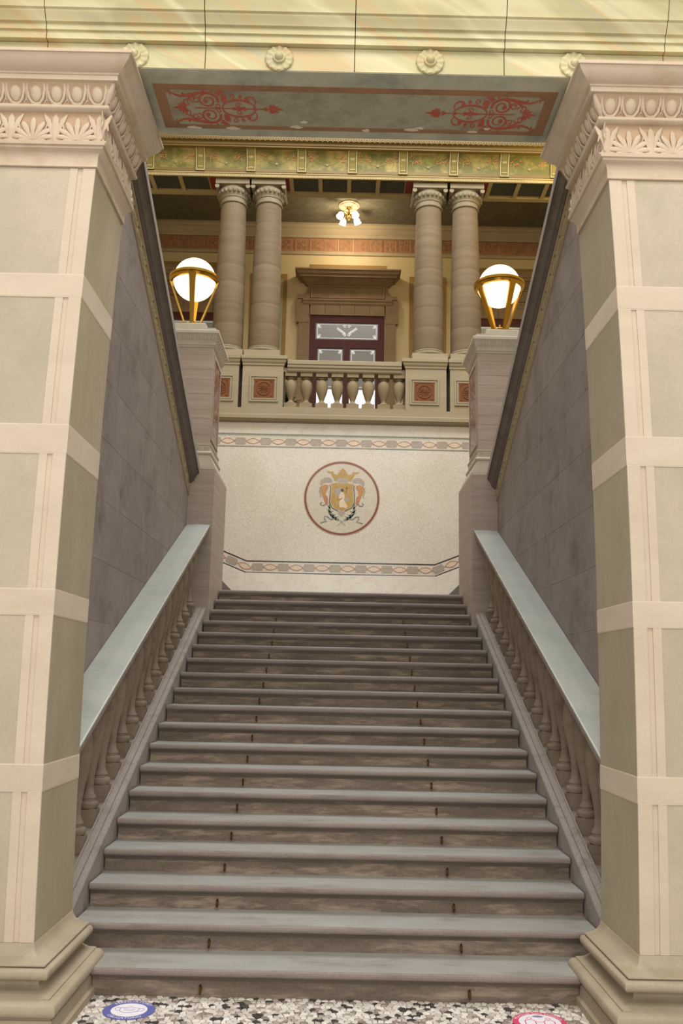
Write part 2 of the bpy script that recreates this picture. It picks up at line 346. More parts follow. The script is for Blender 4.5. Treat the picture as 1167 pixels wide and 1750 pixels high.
# ------------------------------------------------------------------ stairs
st = empty('staircase', (0, 0, 0), 'central flight of nineteen worn brown stone steps with grey treads', 'staircase')
def eyelet():
    b = MB(); b.torus((0, 0, 0), .026, .0055, 'x', 18, 6); b.box(-.008, .008, .018, .034, -.012, .012); return b.mesh('brass_eyelet', 'brass_old', 40)
EYE = eyelet()
for k in range(1, 20):
    a, b0 = (k-1)*RUN, k*RISE; low = b0-RISE-(.012 if k == 1 else .004)
    w = 1.505 if k == 1 else (1.70 if k >= 17 else 1.738)
    bk = 1.5 if k < 19 else 0
    prof = [(a+.05, low), (a+.05, b0-.078), (a+.041, b0-.074), (a+.041, b0-.066), (a+.033, b0-.063), (a+.028, b0-.052), (a+.02, b0-.047), (a+.018, b0-.042),
            (a+.008, b0-.041), (a+.002, b0-.034), (a, b0-.022), (a+.002, b0-.01), (a+.009, b0-.001), (a+.014, b0), (a+RUN+.05, b0), (a+RUN+.05, low)]
    if k == 19: prof[-2:] = [(a+.6, b0), (a+.6, low)]
    m = MB()
    # riser and moulding, nosing and tread get their own stone
    n = len(prof)
    for i in range(n):
        p, q = prof[i], prof[(i+1) % n]
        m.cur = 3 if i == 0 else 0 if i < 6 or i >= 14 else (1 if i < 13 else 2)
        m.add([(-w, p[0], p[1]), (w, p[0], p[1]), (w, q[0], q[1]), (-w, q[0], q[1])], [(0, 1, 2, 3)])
    m.cur = 0
    for x in (-w, w): m.add([(x, y, z) for y, z in prof], [tuple(range(n))])
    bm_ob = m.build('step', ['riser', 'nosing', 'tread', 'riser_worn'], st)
    if k <= 17:
        for x in (-.835, .823):
            e = inst('brass_eyelet', EYE, bm_ob, (x+random.uniform(-.006, .006), a+.022, b0-RISE+.045))
            e['label'] = 'small brass rod eyelet'
m = MB(); m.box(-4.6, 4.6, 18*RUN+.6, 9.99, 2.9, 19*RISE)
tag(m.build('landing', 'tread', st), 'grey landing slab')

# ------------------------------------------------------------------ piers
EGG = MB()
EGG.ellipsoid((0, 0, 0), .042, .03, .055, 12, 8)
EGG = EGG.mesh('egg', 'capital', 60)
def eggframe():
    b = MB(); pts = [(-.062, -.004, .062), (-.064, -.012, .02), (-.052, -.014, -.03), (-.03, -.012, -.062), (0, -.010, -.07), (.03, -.012, -.062), (.052, -.014, -.03), (.064, -.012, .02), (.062, -.004, .062)]
    b.tube(pts, .012, 6); b.tube([(.0775, -.004, .06), (.0775, -.012, .0), (.0775, -.014, -.035)], [.005, .007, .004], 5)
    for s in (-1, 1): b.tube([(.0775, -.01, -.035), (.0775+s*.014, -.012, -.058)], [.006, .002], 5)
    return b.mesh('egg_frame', 'capital', 60)
EGF = eggframe()
def palmette():
    b = MB()
    for k in range(-4, 5):
        a = k*R(24); L = .15-.014*abs(k) if abs(k) < 4 else .07
        c0 = (k*.005, 0, -.085); d = Vector((math.sin(a), 0, math.cos(a)))
        w = .017 if abs(k) < 4 else .012
        pts = [Vector(c0)+d*L*u+Vector((0, -.004-.014*math.sin(PI*u), -.02*abs(k)/4*u*u)) for u in (0, .3, .6, .85, 1)]
        b.tube([tuple(p) for p in pts], [w*.35, w*.7, w*1.05, w*.9, w*.3], 6)
    for s in (-1, 1):
        b.tube([(x, -.006, z) for x, z in spiral((s*.045, -.098), .018, .006, PI/2, -s*1.2, 9)], .006, 5)
    return b.mesh('palmette', 'capital', 60)
def lotus():
    b = MB()
    b.tube([(0, -.006, -.105), (0, -.016, -.02), (0, -.014, .05), (0, -.004, .095)], [.01, .022, .02, .003], 6)
    for s in (-1, 1):
        b.tube([(s*.008, -.006, -.1), (s*.02, -.014, -.02), (s*.04, -.016, .04), (s*.062, -.012, .085)], [.006, .013, .016, .006], 6)
        b.tube([(s*.02, -.008, -.01), (s*.045, -.014, .01), (s*.05, -.012, -.02)], [.005, .012, .004], 5)
        b.tube([(x, -.006, z) for x, z in spiral((s*.03, -.098), .018, .006, PI/2, s*1.2, 9)], .006, 5)
    return b.mesh('lotus', 'capital', 60)
PAL, LOT = palmette(), lotus()
PF, PB, PO = -.5, .25, 3.5        # front, back, outer end
def px(z): return 1.752-.047*((z-2.75)/2.5)**2      # inner face: the shaft swells very slightly
def wrap(prof, sx, x0, back=.35):
    """mouldings round front, inner and back faces of a pier: (off,z)"""
    b = MB(); b.rects([(x0-o, PO, PF-o*(1.22 if back == 0 else 1), PB+o*back, z-(.012 if back == 0 and z > .05 else 0)) for o, z in prof], sx); return b
for sx in (-1, 1):
    sd = SIDE[sx]
    pier = empty('stone_pier', (sx*2.4, -.1, 0), 'big cream stone pier with carved capital, on the %s of the stair arch' % sd, 'pier', 'piers of the stair arch')
    # base
    BX = 1.712
    wrap([(.228, -.012), (.226, .04), (.205, .06), (.20, .132), (.192, .134), (.192, .142)], sx, BX, 0).build('plinth', 'pier_base', pier, 30)
    wrap([(.192, .142), (.205, .146), (.218, .16), (.222, .178), (.216, .2), (.204, .214), (.194, .219), (.17, .221), (.17, .229), (.12, .232), (.088, .245), (.07, .262), (.066, .285), (.076, .296), (.10, .298)], sx, BX, 0).build('lower_torus', 'pier_base', pier, 40)
    wrap([(.07, .298), (.122, .301), (.135, .31), (.141, .325), (.139, .342), (.13, .354), (.118, .358), (.098, .359), (.098, .366), (.112, .368), (.11, .374), (.075, .38), (.045, .39), (.02, .408), (.007, .43), (.001, .447), (0, .448)], sx, BX, 0).build('upper_torus', 'pier_base', pier, 40)
    MB().box(sx*1.506, sx*1.748, PB+.001, .413, -.012, .1648).build('plinth_return', 'tread', pier)
    # shaft: panel courses between narrow bands
    zs = [.435, 1.26, 1.41, 2.285, 2.44, 3.29, 3.475, 4.33, 4.485, 5.245]
    def slab(x0, x1, y0, z0, z1):
        """x measured from the inner face"""
        b = MB(); n = 3; zz = [z0+(z1-z0)*k/n for k in range(n+1)]
        return b.rects([(px(z)+x0, px(z)+x1 if x1 < 1 else PO, y0, PB if y0 in (PF+.014, PF, PF+.0015) else PF+.014, z) for z in zz], sx)
    for i in range(9):
        z0, z1 = zs[i]+.003, zs[i+1]-.003
        if i % 2:
            slab(0, 9, PF, z0, z1).build('band_course', 'pier_pink', pier)
        else:
            slab(.003, 9, PF+.014, z0, z1).build('shaft_block', 'pier_side', pier)
            b = MB()
            for q in ((.003, .085, PF+.002), (.085, .120, PF+.0115), (.120, .172, PF+.003)): o = slab(*q, z0, z1); b.add(o.v, o.f)
            b.build('border_strip', 'pier_pink', pier)
            for xa, xb in ((.173, .998), (.9999, 9)):
                if xb == 9: slab(1.0-1e-4, 9, PF+.006, z0, z1).build('face_panel', 'pier_grey', pier)
                else: slab(xa, xb, PF+.0065, z0, z1).build('face_panel', 'pier_grey', pier)
    # joints filled with pale mortar
    for z in zs[1:-1]: slab(.0015, 9, PF+.0015, z-.003, z+.003).build('mortar_joint', 'pale_mortar', pier)
    # capital
    CXc = 1.705
    wrap([(0, 5.245), (.010, 5.247), (.010, 5.305), (.014, 5.325), (.028, 5.345), (.05, 5.357), (.05, 5.372), (.064, 5.374), (.068, 5.398), (.06, 5.405), (.03, 5.406)], sx, CXc).build('necking', 'capital', pier, 40)
    fr = wrap([(.03, 5.406), (.034, 5.625)], sx, CXc).build('leaf_frieze', 'capital_brown', pier)
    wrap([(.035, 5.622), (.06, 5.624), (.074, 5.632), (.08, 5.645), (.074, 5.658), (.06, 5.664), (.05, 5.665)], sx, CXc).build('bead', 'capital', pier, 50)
    eg = wrap([(.055, 5.665), (.07, 5.71), (.10, 5.77), (.115, 5.796)], sx, CXc).build('egg_band', 'capital_brown', pier)
    wrap([(.115, 5.796), (.14, 5.797), (.14, 5.832), (.147, 5.834), (.149, 5.846), (.164, 5.852), (.195, 5.87), (.222, 5.895), (.236, 5.917), (.238, 5.922), (.25, 5.923), (.25, 5.945), (.06, 5.947), (.06, 5.999)], sx, CXc).build('cornice', 'capital', pier, 40)
    fx = CXc-.032; fy = PF-.032
    # carved pieces: front, inner side
    pos = [(sx*(fx+.02+.147*k), fy, 5.516, 0, k) for k in range(0, 12)]
    pos += [(sx*fx, fy+.02+.147*k, 5.516, -sx*PI/2, k) for k in range(0, 6)]
    for x, y, z, rz, k in pos:
        inst('palmette' if k % 2 else 'lotus', PAL if k % 2 else LOT, fr, (x, y, z), rz, scale=(1.22, .5, 1.08))
    fx = CXc-.078; fy = PF-.078
    lean = R(22)
    for k in range(0, 12):
        L = (sx*(fx+.082+.136*k), fy, 5.732)
        for nm, me in (('egg', EGG), ('egg_frame', EGF)): inst(nm, me, eg, L, rot=(lean, 0, 0), scale=(.92, .7, .98))
    for k in range(0, 6):
        L = (sx*fx, fy+.085+.136*k, 5.732)
        for nm, me in (('egg', EGG), ('egg_frame', EGF)): inst(nm, me, eg, L, rot=(lean, 0, -sx*PI/2), scale=(.92, .7, .98))
    b = MB(); b.tube([(sx*(fx+.03), fy+.03, 5.67), (sx*fx, fy, 5.725), (sx*(fx-.03), fy-.03, 5.795)], [.014, .026, .014], 6); b.build('corner_leaf', 'capital', eg, 60)

# ------------------------------------------------------------------ lintel over the arch
lt = empty('marbled_lintel', (0, -.1, 6.0), 'yellow marble-painted lintel with mouldings spanning the two piers', 'lintel')
face = [(.24, 6.004), (PF, 6.004), (PF, 6.178)]
moul = [(.25, 6.182), (-.54, 6.182), (-.54, 6.236), (-.555, 6.24), (-.555, 6.284), (-.575, 6.288), (-.58, 6.30), (-.60, 6.325), (-.61, 6.34), (-.61, 6.352), (-.625, 6.356), (-.635, 6.40), (-.65, 6.43), (-.655, 6.46), (-.66, 6.47), (-.70, 6.56), (-.74, 6.62), (-.74, 6.75), (-.5, 6.80), (-.5, 7.6), (.25, 7.6)]
xs = [-3.5, -2.1, -1.02, 0, 1.02, 2.11, 3.5]
for i in range(6):
    a, b = xs[i]+.003, xs[i+1]-.003
    m = MB(); m.prism(face[:2]+[(PF, 6.178), (.25, 6.178)], 'x', a, b); m.build('architrave_stone', 'lintel', lt)
    m = MB(); m.prism(moul, 'x', a, b); m.build('moulding_stone', 'lintel', lt, 25)
MB().box(-3.49, 3.49, PF+.02, .24, 6.01, 7.5).build('joint_core', 'joint', lt)
# soffit painting
sf = MB().box(-1.49, 1.49, PF+.004, PB, 5.999, 6.0035).build('soffit', 'soffit', lt)
fnS = lambda u, v, h: (u, v, 5.999-h)
MB().box(-1.34, 1.36, -.285, .11, 5.9975, 5.999).build('soffit_field', 'soffit_field', sf)
b = MB()
for (x0, x1, y0, y1) in ((-1.41, 1.43, -.345, -.285), (-1.41, 1.43, .115, .16), (-1.41, -1.335, -.285, .115), (1.355, 1.43, -.285, .115)):
    b.box(x0, x1, y0, y1, 5.9965, 5.999)
for x, y in ((-1.335, -.285), (-1.335, .075), (1.315, -.285), (1.315, .075)): b.box(x, x+.04, y, y+.04, 5.9968, 5.999)
b.build('soffit_border', 'soffit_border', sf)
def arabesque(x0, d):
    """red scrollwork from the outer end x0 inwards (d = +1/-1)"""
    b = MB(); yc = -.085
    def fn(u, v, h): return (x0+d*u*.80, yc+v*1.0, 5.9972-h-random.uniform(0, .0006))
    T = .0008
    def rb(p, w, fn, T): b.ribbon(p, [q*1.15 for q in w] if isinstance(w, list) else w*1.15, fn, T)
    for s in (-1, 1):
        P = lambda pts: [(u, v*s) for u, v in pts]
        rb(P(spiral((.33, .085), .095, .02, -.2, 1.7, 26)), [.022-.014*k/26 for k in range(27)], fn, T)
        rb(P(arc((.33, .05), .19, R(75), R(175), 14, .125)), [.006+.022*math.sin(PI*k/14) for k in range(15)], fn, T)
        rb(P([(.1, .13), (.05, .145), (.02, .165), (.0, .15), (.01, .135)]), [.024, .018, .014, .01, .006], fn, T)
        rb(P([(.28, .17), (.2, .16), (.14, .135), (.1, .13)]), [.01, .016, .026, .02], fn, T)
        rb(P(arc((.60, .0), .15, R(175), R(15), 14, .095)), [.008+.014*math.sin(PI*k/14) for k in range(15)], fn, T)
        rb(P(spiral((.70, .09), .065, .018, R(-60), .95, 16)), [.006+.01*math.sin(PI*k/16) for k in range(17)], fn, T)
        rb(P(spiral((.47, .125), .035, .01, R(-100), 1.0, 10)), .012, fn, T)
        rb(P(spiral((.55, .14), .028, .01, R(-100), 1.0, 10)), .01, fn, T)
        rb(P(spiral((.14, .055), .05, .012, R(10), 1.0, 12)), .011, fn, T)
        rb(P(spiral((.22, .09), .04, .01, R(120), -1.2, 12)), [.012-.006*k/12 for k in range(13)], fn, T)
        rb(P(spiral((.60, .04), .03, .008, R(20), 1.2, 10)), .008, fn, T); rb(P(spiral((.41, .03), .028, .008, R(200), 1.1, 10)), .008, fn, T)
        for k in range(5): b.plate(leafpoly((.33+.10*math.cos(R(30+35*k)), (.085+.10*math.sin(R(30+35*k)))*s), s*R(30+35*k), .035, .018), fn, T)
        for (u, v, a, L, w) in ((.46, .06, 70, .09, .04), (.40, .16, 20, .08, .03), (.33, .085, 200, .04, .04), (.70, .09, 150, .035, .03), (.62, .11, 80, .04, .025), (.14, .12, 120, .05, .02)):
            b.plate(leafpoly((u, v*s), R(a)*s, L*1.2, w*1.4), fn, T)
        for k in range(1, 4):
            b.plate(leafpoly((.12, 0), PI-s*R(28*k), .10-.01*k, .03), fn, T)
            b.plate(leafpoly((.88, 0), s*R(24*k), .10-.014*k, .03), fn, T)
            b.plate(leafpoly((.52+.1*k, 0), s*R(30), .05, .018), fn, T)
    b.plate(leafpoly((.12, 0), PI, .12, .03), fn, T); b.plate(leafpoly((.88, 0), 0, .13, .03), fn, T)
    b.plate(leafpoly((.5, 0), 0, .2, .04), fn, T); b.ribbon([(.2, 0), (.5, 0), (.9, 0)], .012, fn, T)
    return b
fl = MB()
for x, y, w in ((-.42, .12, .05), (-.36, .06, .03), (.44, .12, .07), (.5, .1, .04), (.9, .13, .05), (-.9, .15, .06), (1.0, .09, .03), (.1, .14, .04), (-1.2, .15, .07)):
    fl.plate([(x+w*random.uniform(.6, 1.1)*math.cos(R(40*k)), y+.022*random.uniform(.4, 1.1)*math.sin(R(40*k))) for k in range(9)], lambda u, v, h: (u, v, 5.9964-h), .0006)
fl.build('flaked_plaster', 'pale_mortar', sf)['kind'] = 'stuff'
arabesque(-1.31, 1).build('painted_arabesque', 'arabesque', sf)
arabesque(1.33, -1).build('painted_arabesque', 'arabesque', sf)
def rosette():
    b = MB(); n = 48; rings = []
    for r, y in ((.094, 0), (.096, -.012), (.088, -.02), (.07, -.016), (.045, -.014), (.04, -.03), (.03, -.034), (.028, -.03), (.024, -.045), (.012, -.056), (.002, -.058)):
        rings.append([((r*(1+.025*math.cos(12*a)*(r > .06))*math.cos(a)), y-.005*(.05 < r < .09)*math.cos(12*a), (r*(1+.025*math.cos(12*a)*(r > .06)))*math.sin(a)) for a in [2*PI*i/n for i in range(n)]])
    b.loft(rings); return b.mesh('rosette', 'lintel', 50)
ROS = rosette()
for x in (-1.50, -.515, .515, 1.495): inst('rosette', ROS, lt, (x, PF+.001, 6.088))

# ------------------------------------------------------------------ stair side parapets (block walls under sloping coping)
K = -.482
def spiral_mesh():
    b = MB()
    b.tube([(0, y, z) for y, z in spiral((0, 0), .052, .012, R(200), 1.5, 14)], [.011]*12+[.013]*3, 5)
    b.tube([(0, -.05, -.02), (0, -.08, -.05), (0, -.11, -.03)], [.01, .013, .006], 5)
    b.ellipsoid((0, .075, .045), .012, .02, .014, 6, 4)
    return b.mesh('scroll', 'carved', 60)
SCR = spiral_mesh()
for sx in (-1, 1):
    sd = SIDE[sx]
    w = empty('stair_side_wall', (sx*2.2, 3.2, 0), 'brown stone block wall under a sloping coping, %s of the stairs' % sd, 'wall', 'stair side walls')
    ztop = lambda y: 5.30+K*(y-3.7)
    MB().prism([(.29, 0), (6.9, 0), (6.9, ztop(6.9)), (.29, ztop(.29))], 'x', sx*2.0635, sx*2.35).build('mortar_bed', 'mortar', w)
    zc = [0, .32]+[.835+.5135*i for i in range(0, 13)]
    random.seed(11+sx)
    for i in range(len(zc)-1):
        y = .28-random.uniform(0, .7)
        while y < 6.9:
            L = random.choice((.75, .95, 1.2)); y1 = y+L
            poly = [(max(y, .285)+.002, zc[i]+.002), (min(y1, 6.9)-.002, zc[i]+.002), (min(y1, 6.9)-.002, zc[i+1]-.002), (max(y, .285)+.002, zc[i+1]-.002)]
            if y1 > .4:
                poly = clip(poly, -K, 1, 5.30-K*3.7)
                if len(poly) >= 3:
                    dx = random.uniform(0, .0015)
                    MB().prism(poly, 'x', sx*(2.062-dx), sx*2.08).build('stone_block', 'wall_block', w)
            y = y1
    cp = [(2.06, 5.47), (2.02, 5.475), (2.005, 5.495), (1.99, 5.50), (1.985, 5.525), (1.972, 5.55), (1.96, 5.575), (1.945, 5.583), (1.94, 5.605), (1.93, 5.61), (1.93, 5.69), (1.95, 5.71), (2.4, 5.71), (2.4, 5.3), (2.06, 5.3)]
    MB().slope([(sx*x, z) for x, z in cp], .29, 5.74, K-.012, 3.7).build('coping', 'coping', w, 30)
    MB().slope([(sx*1.9295, 5.60), (sx*1.9245, 5.61), (sx*1.9245, 5.695), (sx*1.94, 5.712), (sx*2.0, 5.712), (sx*2.0, 5.709), (sx*1.9295, 5.69)], .29, 5.74, K-.012, 3.7).build('coping_lit_edge', 'stringer', w)  # paler strip along the coping edge, skylight on it put into the colour
    cb = MB().slope([(sx*2.07, 5.285), (sx*2.048, 5.29), (sx*2.042, 5.305), (sx*2.05, 5.31), (sx*2.05, 5.455), (sx*2.04, 5.46), (sx*2.03, 5.472), (sx*2.07, 5.472)], .29, 6.1, K-.005, 3.7).build('carved_band', 'carved', w)
    for i in range(27):
        y = .55+.205*i
        inst('scroll', SCR, cb, (sx*2.048, y, 5.382+(K-.005)*(y-3.7)), rot=(math.atan(K), 0, 0))
    b = MB()
    for i in range(27):   # dark spots between the curls, shade of the hollows put into colour
        y = .64+.205*i
        for q in (-.03, .03): b.ellipsoid((sx*2.0495, y+q*.8, 5.382+q*1.6+(K-.005)*(y-3.7)), .004, .022, .022, 6, 4)
    b.build('hollow_shade_spots', 'carved_dark', cb)['kind'] = 'stuff'

# ------------------------------------------------------------------ stair balustrades
bz = lambda y: .165+.4529*y          # nosing line
def baluster_mesh():
    b = MB(); prof = [(r*1.14, z) for r, z in [(.066, .0), (.072, .012), (.072, .034), (.066, .046), (.05, .05), (.048, .066), (.053, .07), (.05, .082), (.038, .10), (.031, .14), (.031, .19), (.036, .25), (.048, .33),
        (.064, .41), (.076, .5), (.08, .57), (.077, .63), (.066, .69), (.052, .735), (.044, .755), (.05, .762), (.054, .775), (.05, .786), (.043, .792), (.043, .825), (.06, .84), (.06, .86)]]
    b.lathe(prof, n=16); return b.mesh('baluster_body', 'bal', 50)
BAL = baluster_mesh()
for sx in (-1, 1):
    sd = SIDE[sx]
    t = empty('stair_balustrade', (sx*1.91, 3.0, 0), 'sloping stone balustrade with grey handrail on the %s side of the steps' % sd, 'balustrade', 'balustrades beside the steps')
    sp = [(1.752, -.6), (1.752, .05), (1.758, .062), (1.795, .064), (1.797, .052), (1.803, .052), (1.806, .066), (1.852, .068), (1.854, .056), (1.860, .056), (1.863, .064), (1.876, .064), (1.88, .03), (2.058, .03), (2.058, -.6)]
    y0 = .275
    MB().slope([(sx*x, z+bz(0)) for x, z in sp], y0, 5.72, .4529, 0).build('stringer', 'stringer', t, 20)
    rl = lambda z: z+1.168
    rq = [(1.75, -.005), (1.75, -.022), (2.056, -.022), (2.056, -.002), (1.90, .004), (1.76, 0)]
    MB().slope([(sx*x, rl(z)+bz(0)) for x, z in rq], y0, 5.718, .4515, 0).build('handrail', 'handrail', t)
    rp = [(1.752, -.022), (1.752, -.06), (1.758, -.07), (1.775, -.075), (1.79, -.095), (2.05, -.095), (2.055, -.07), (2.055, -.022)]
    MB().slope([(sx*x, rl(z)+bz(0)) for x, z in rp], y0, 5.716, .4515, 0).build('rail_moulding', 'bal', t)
    for i in range(-4, 13):
        y = (1.685 if sx < 0 else 1.70)+.321*i; zt = bz(y)+.125
        b = MB(); b.box(-.074, .074, -.08, .08, -.17, 0); b.box(-.06, .06, -.062, .062, 0, .006)
        if i == -4: PLB = b.mesh('plinth_block', 'bal')
        root = inst('baluster', BAL, t, (sx*1.955, y, zt+.006)); root.scale = (1, 1, 1.06)
        inst('plinth_block', PLB, root, (sx*1.955, y, zt))
        
# ------------------------------------------------------------------ lamp pedestals and lamps
for sx in (-1, 1):
    sd = SIDE[sx]
    p = empty('lamp_pedestal', (sx*2.24, 6.3, 3.1), 'pinkish banded stone pedestal carrying the %s globe lamp' % sd, 'pedestal', 'lamp pedestals')
    MB().rects([(1.722, 2.75, 5.72, 7.0, 2.3), (1.722, 2.75, 5.72, 7.0, 4.66)], sx).build('lower_block', 'pink_low', p)
    MB().rects([(1.722, 2.75, 5.72, 7.0, 4.664), (1.722, 2.75, 5.72, 7.0, 4.70), (1.74, 2.73, 5.74, 6.98, 4.704), (1.74, 2.73, 5.74, 6.98, 4.73), (1.80, 2.65, 5.752, 6.72, 4.872)], sx).build('weathering', 'cap_stone', p)
    MB().rects([(1.80, 2.65, 5.76, 6.72, 4.872), (1.79, 2.66, 5.745, 6.70, 4.88), (1.782, 2.67, 5.737, 6.70, 4.90), (1.79, 2.66, 5.745, 6.70, 4.92), (1.81, 2.64, 5.762, 6.66, 4.927)], sx).build('torus', 'cap_stone', p, 50)
    band = MB().rects([(1.81, 2.64, 5.765, 6.64, 4.927), (1.81, 2.64, 5.765, 6.64, 5.01), (1.80, 2.65, 5.755, 6.65, 5.015), (1.80, 2.65, 5.755, 6.65, 5.03), (1.825, 2.62, 5.78, 6.62, 5.035)], sx).build('carved_band', 'cap_stone', p)
    b = MB()
    for i in range(8):
        for q in (-1, 1):
            b.tube([(sx*1.86+sx*.1*i+q*u, 5.763, 4.968+v) for u, v in spiral((.016, 0), .02, .006, R(90), 1.1, 8)], .0055, 5)
        b.ellipsoid((sx*1.91+sx*.1*i, 5.763, 4.965), .01, .006, .03, 6, 4)
    b.build('leaf_carving', 'cap_stone', band, 60)['kind'] = 'stuff'
    zz = [5.035, 5.17, 5.39, 5.52, 5.74, 5.95, 6.09, 6.30, 6.41]
    for i in range(8):
        q = random.uniform(0, .002)
        MB().rects([(1.825+q, 2.62, 5.78+q, 6.62, zz[i]+.0015), (1.825+q, 2.62, 5.78+q, 6.62, zz[i+1]-.0015)], sx).build('shaft_course', 'pink', p)
    MB().rects([(1.83, 2.6, 5.785, 6.6, 5.04), (1.83, 2.6, 5.785, 6.6, 6.4)], sx).build('mortar_core', 'mortar', p)
    fr = MB()
    for (y0, y1, z0, z1) in ((5.87, 6.53, 5.12, 5.16), (5.87, 6.53, 6.29, 6.33), (5.87, 5.91, 5.16, 6.29), (6.49, 6.53, 5.16, 6.29)): fr.box(sx*1.812, sx*1.83, y0, y1, z0, z1)
    fr.build('inset_frame', 'pink', p)
    tag(MB().box(sx*1.819, sx*1.83, 5.91, 6.49, 5.16, 6.29).build('marble_inset', 'red_marble', p), 'mottled dark red marble inset')
    MB().rects([(1.825, 2.62, 5.78, 6.62, 6.41), (1.815, 2.63, 5.77, 6.63, 6.412), (1.815, 2.63, 5.77, 6.63, 6.43), (1.805, 2.64, 5.755, 6.645, 6.437), (1.80, 2.65, 5.75, 6.66, 6.455), (1.81, 2.64, 5.76, 6.64, 6.468)], sx).build('lower_bead', 'cap_stone', p, 50)
    cap = MB().rects([(1.812, 2.64, 5.765, 6.65, 6.468), (1.80, 2.65, 5.75, 6.68, 6.50), (1.775, 2.68, 5.715, 6.76, 6.565), (1.755, 2.70, 5.69, 6.82, 6.585)], sx).build('leaf_moulding', 'cap_stone', p)
    MB().rects([(1.755, 2.70, 5.69, 6.82, 6.585), (1.75, 2.705, 5.685, 6.83, 6.59), (1.75, 2.705, 5.685, 6.83, 6.625), (1.76, 2.69, 5.69, 6.82, 6.632), (1.80, 2.66, 5.72, 6.72, 6.634), (1.80, 2.66, 5.72, 6.72, 6.672)], sx).build('top_slab', 'cap_stone', p)
    b = MB()
    for i in range(9):
        x = sx*(1.84+.1*i)
        for q in (-1, 1): b.tube([(x+q*.028, 5.742, 6.50), (x+q*.034, 5.725, 6.535), (x+q*.012, 5.71, 6.565)], [.006, .009, .004], 5)
        b.ellipsoid((x, 5.728, 6.527), .012, .01, .028, 6, 4)
    for i in range(9):
        y = 5.78+.105*i
        for q in (-1, 1): b.tube([(sx*1.797, y+q*.028, 6.50), (sx*1.782, y+q*.034, 6.535), (sx*1.765, y+q*.012, 6.565)], [.006, .009, .004], 5)
    b.build('leaf_carving', 'cap_stone', cap, 60)['kind'] = 'stuff'
    MB().rects([(1.98, 2.45, 5.98, 6.42, 6.672), (1.98, 2.45, 5.98, 6.42, 6.84), (2.0, 2.43, 6.0, 6.4, 6.855)], sx).build('lamp_plinth', 'cap_stone', p)
    # the lamp
    lx, ly, lz = sx*2.215, 6.2, 6.855
    L = empty('globe_lamp', (lx, ly, lz), 'lit opal globe lamp in a brass ring on the %s pedestal' % sd, 'lamp', 'globe lamps on the pedestals')
    ro = R(4) if sx < 0 else R(24)
    b = MB(); b.rects([(lx-.16, lx+.16, ly-.16, ly+.16, lz), (lx-.16, lx+.16, ly-.16, ly+.16, lz+.02), (lx-.14, lx+.14, ly-.14, ly+.14, lz+.035)])
    b.lathe([(.09, .035), (.085, .05), (.05, .06), (.04, .075), (.046, .09), (.03, .105), (.012, .125), (.014, .14), (.004, .155)], (lx, ly, lz), 14)
    b.build('base', 'brass', L, 40)
    gc = 7.60
    G = MB(); G.ellipsoid((lx, ly, gc), .305, .305, .312, 32, 20); G.build('glass_globe', 'globe', L, 80)
    b = MB(); b.lathe([(.312, -.055), (.345, -.05), (.358, -.02), (.35, -.005), (.366, .005), (.366, .03), (.35, .045), (.335, .055), (.312, .05)], (lx, ly, gc-.005), 40, cap=False)
    v = b.f; n = 40
    for i in range(n): b.f.append((8*n+i, 8*n+(i+1) % n, (i+1) % n, i)); b.mi.append(0)
    ring = b.build('ring', 'brass', L, 40)
    b = MB()
    for i in range(20):
        a = 2*PI*i/20; b.ellipsoid((lx+.358*math.cos(a), ly+.358*math.sin(a), gc+.005), .008, .008, .008, 6, 4)
    b.build('ring_studs', 'brass', ring)['kind'] = 'stuff'
    for k in range(4):
        a = ro+PI/2*k+PI; ca, sa = math.cos(a+PI/2), math.sin(a+PI/2)
        b = MB(); rr = []
        for q, hgt, hw, th in ((.105, .05, .028, .014), (.12, .09, .026, .012), (.31, gc-lz-.13, .045, .014), (.335, gc-lz-.05, .055, .016), (.345, gc-lz-.03, .05, .016)):
            cx, cy = lx+q*ca, ly+q*sa
            rr.append([(cx+u*th*ca-v2*hw*sa, cy+u*th*sa+v2*hw*ca, lz+hgt) for u, v2 in ((-1, -1), (1, -1), (1, 1), (-1, 1))])
        b.loft(rr); b.ellipsoid((lx+.11*ca, ly+.11*sa, lz+.045), .032, .032, .018, 10, 5)
        b.build('leg', 'brass', L)

# ------------------------------------------------------------------ mosaic wall behind the landing
YW = 10.0
wb = tag(MB().box(-5, 5, YW, YW+.3, 2.9, 6.583).build('wall_back', 'm_field'), 'pale mosaic wall with crest medallion behind the stair landing', 'wall', kind='structure')
fnW = lambda u, v, h: (u, YW-h, v)
for a, b2 in ((-5, -2.55), (-2.55, -.37), (-.37, 1.775), (1.775, 3.9), (3.9, 5)):
    MB().box(a+.002, b2-.002, YW-.006, YW+.01, 6.372, 6.582).build('marble_slab', 'm_white', wb)
def zb(x): # foot of the border rises outside x=1.68
    return max(0, abs(x)-1.69)*.40
for a, b2 in ((-3.4, -1.714), (-1.714, -.001), (-.001, 1.717), (1.717, 3.4)):
    poly = [(a+.002, 2.95), (b2-.002, 2.95), (b2-.002, 3.775+zb(b2))]+([(-1.69, 3.775)] if a < -1.714 else [])+([(1.69, 3.775)] if a > 1.7 else [])+[(a+.002, 3.775+zb(a))]
    MB().plate(poly, fnW, .006).build('marble_slab', 'm_white', wb)
def lines(zlist, z_of, tt):
    b = MB()
    X = [-3.2, -1.69, 1.69, 3.2]
    for z0, th in zlist: b.ribbon([(x, z0+z_of(x)) for x in X], th, fnW, tt)
    return b
lines([(6.350, .022), (6.12, .016)], lambda x: 0, .003).build('dark_line', 'm_green', wb)
lines([(3.785, .022), (3.995, .022)], zb, .003).build('dark_line', 'm_black', wb)
lines([(6.332, .016), (6.14, .01)], lambda x: 0, .0025).build('pale_line', 'm_light', wb)
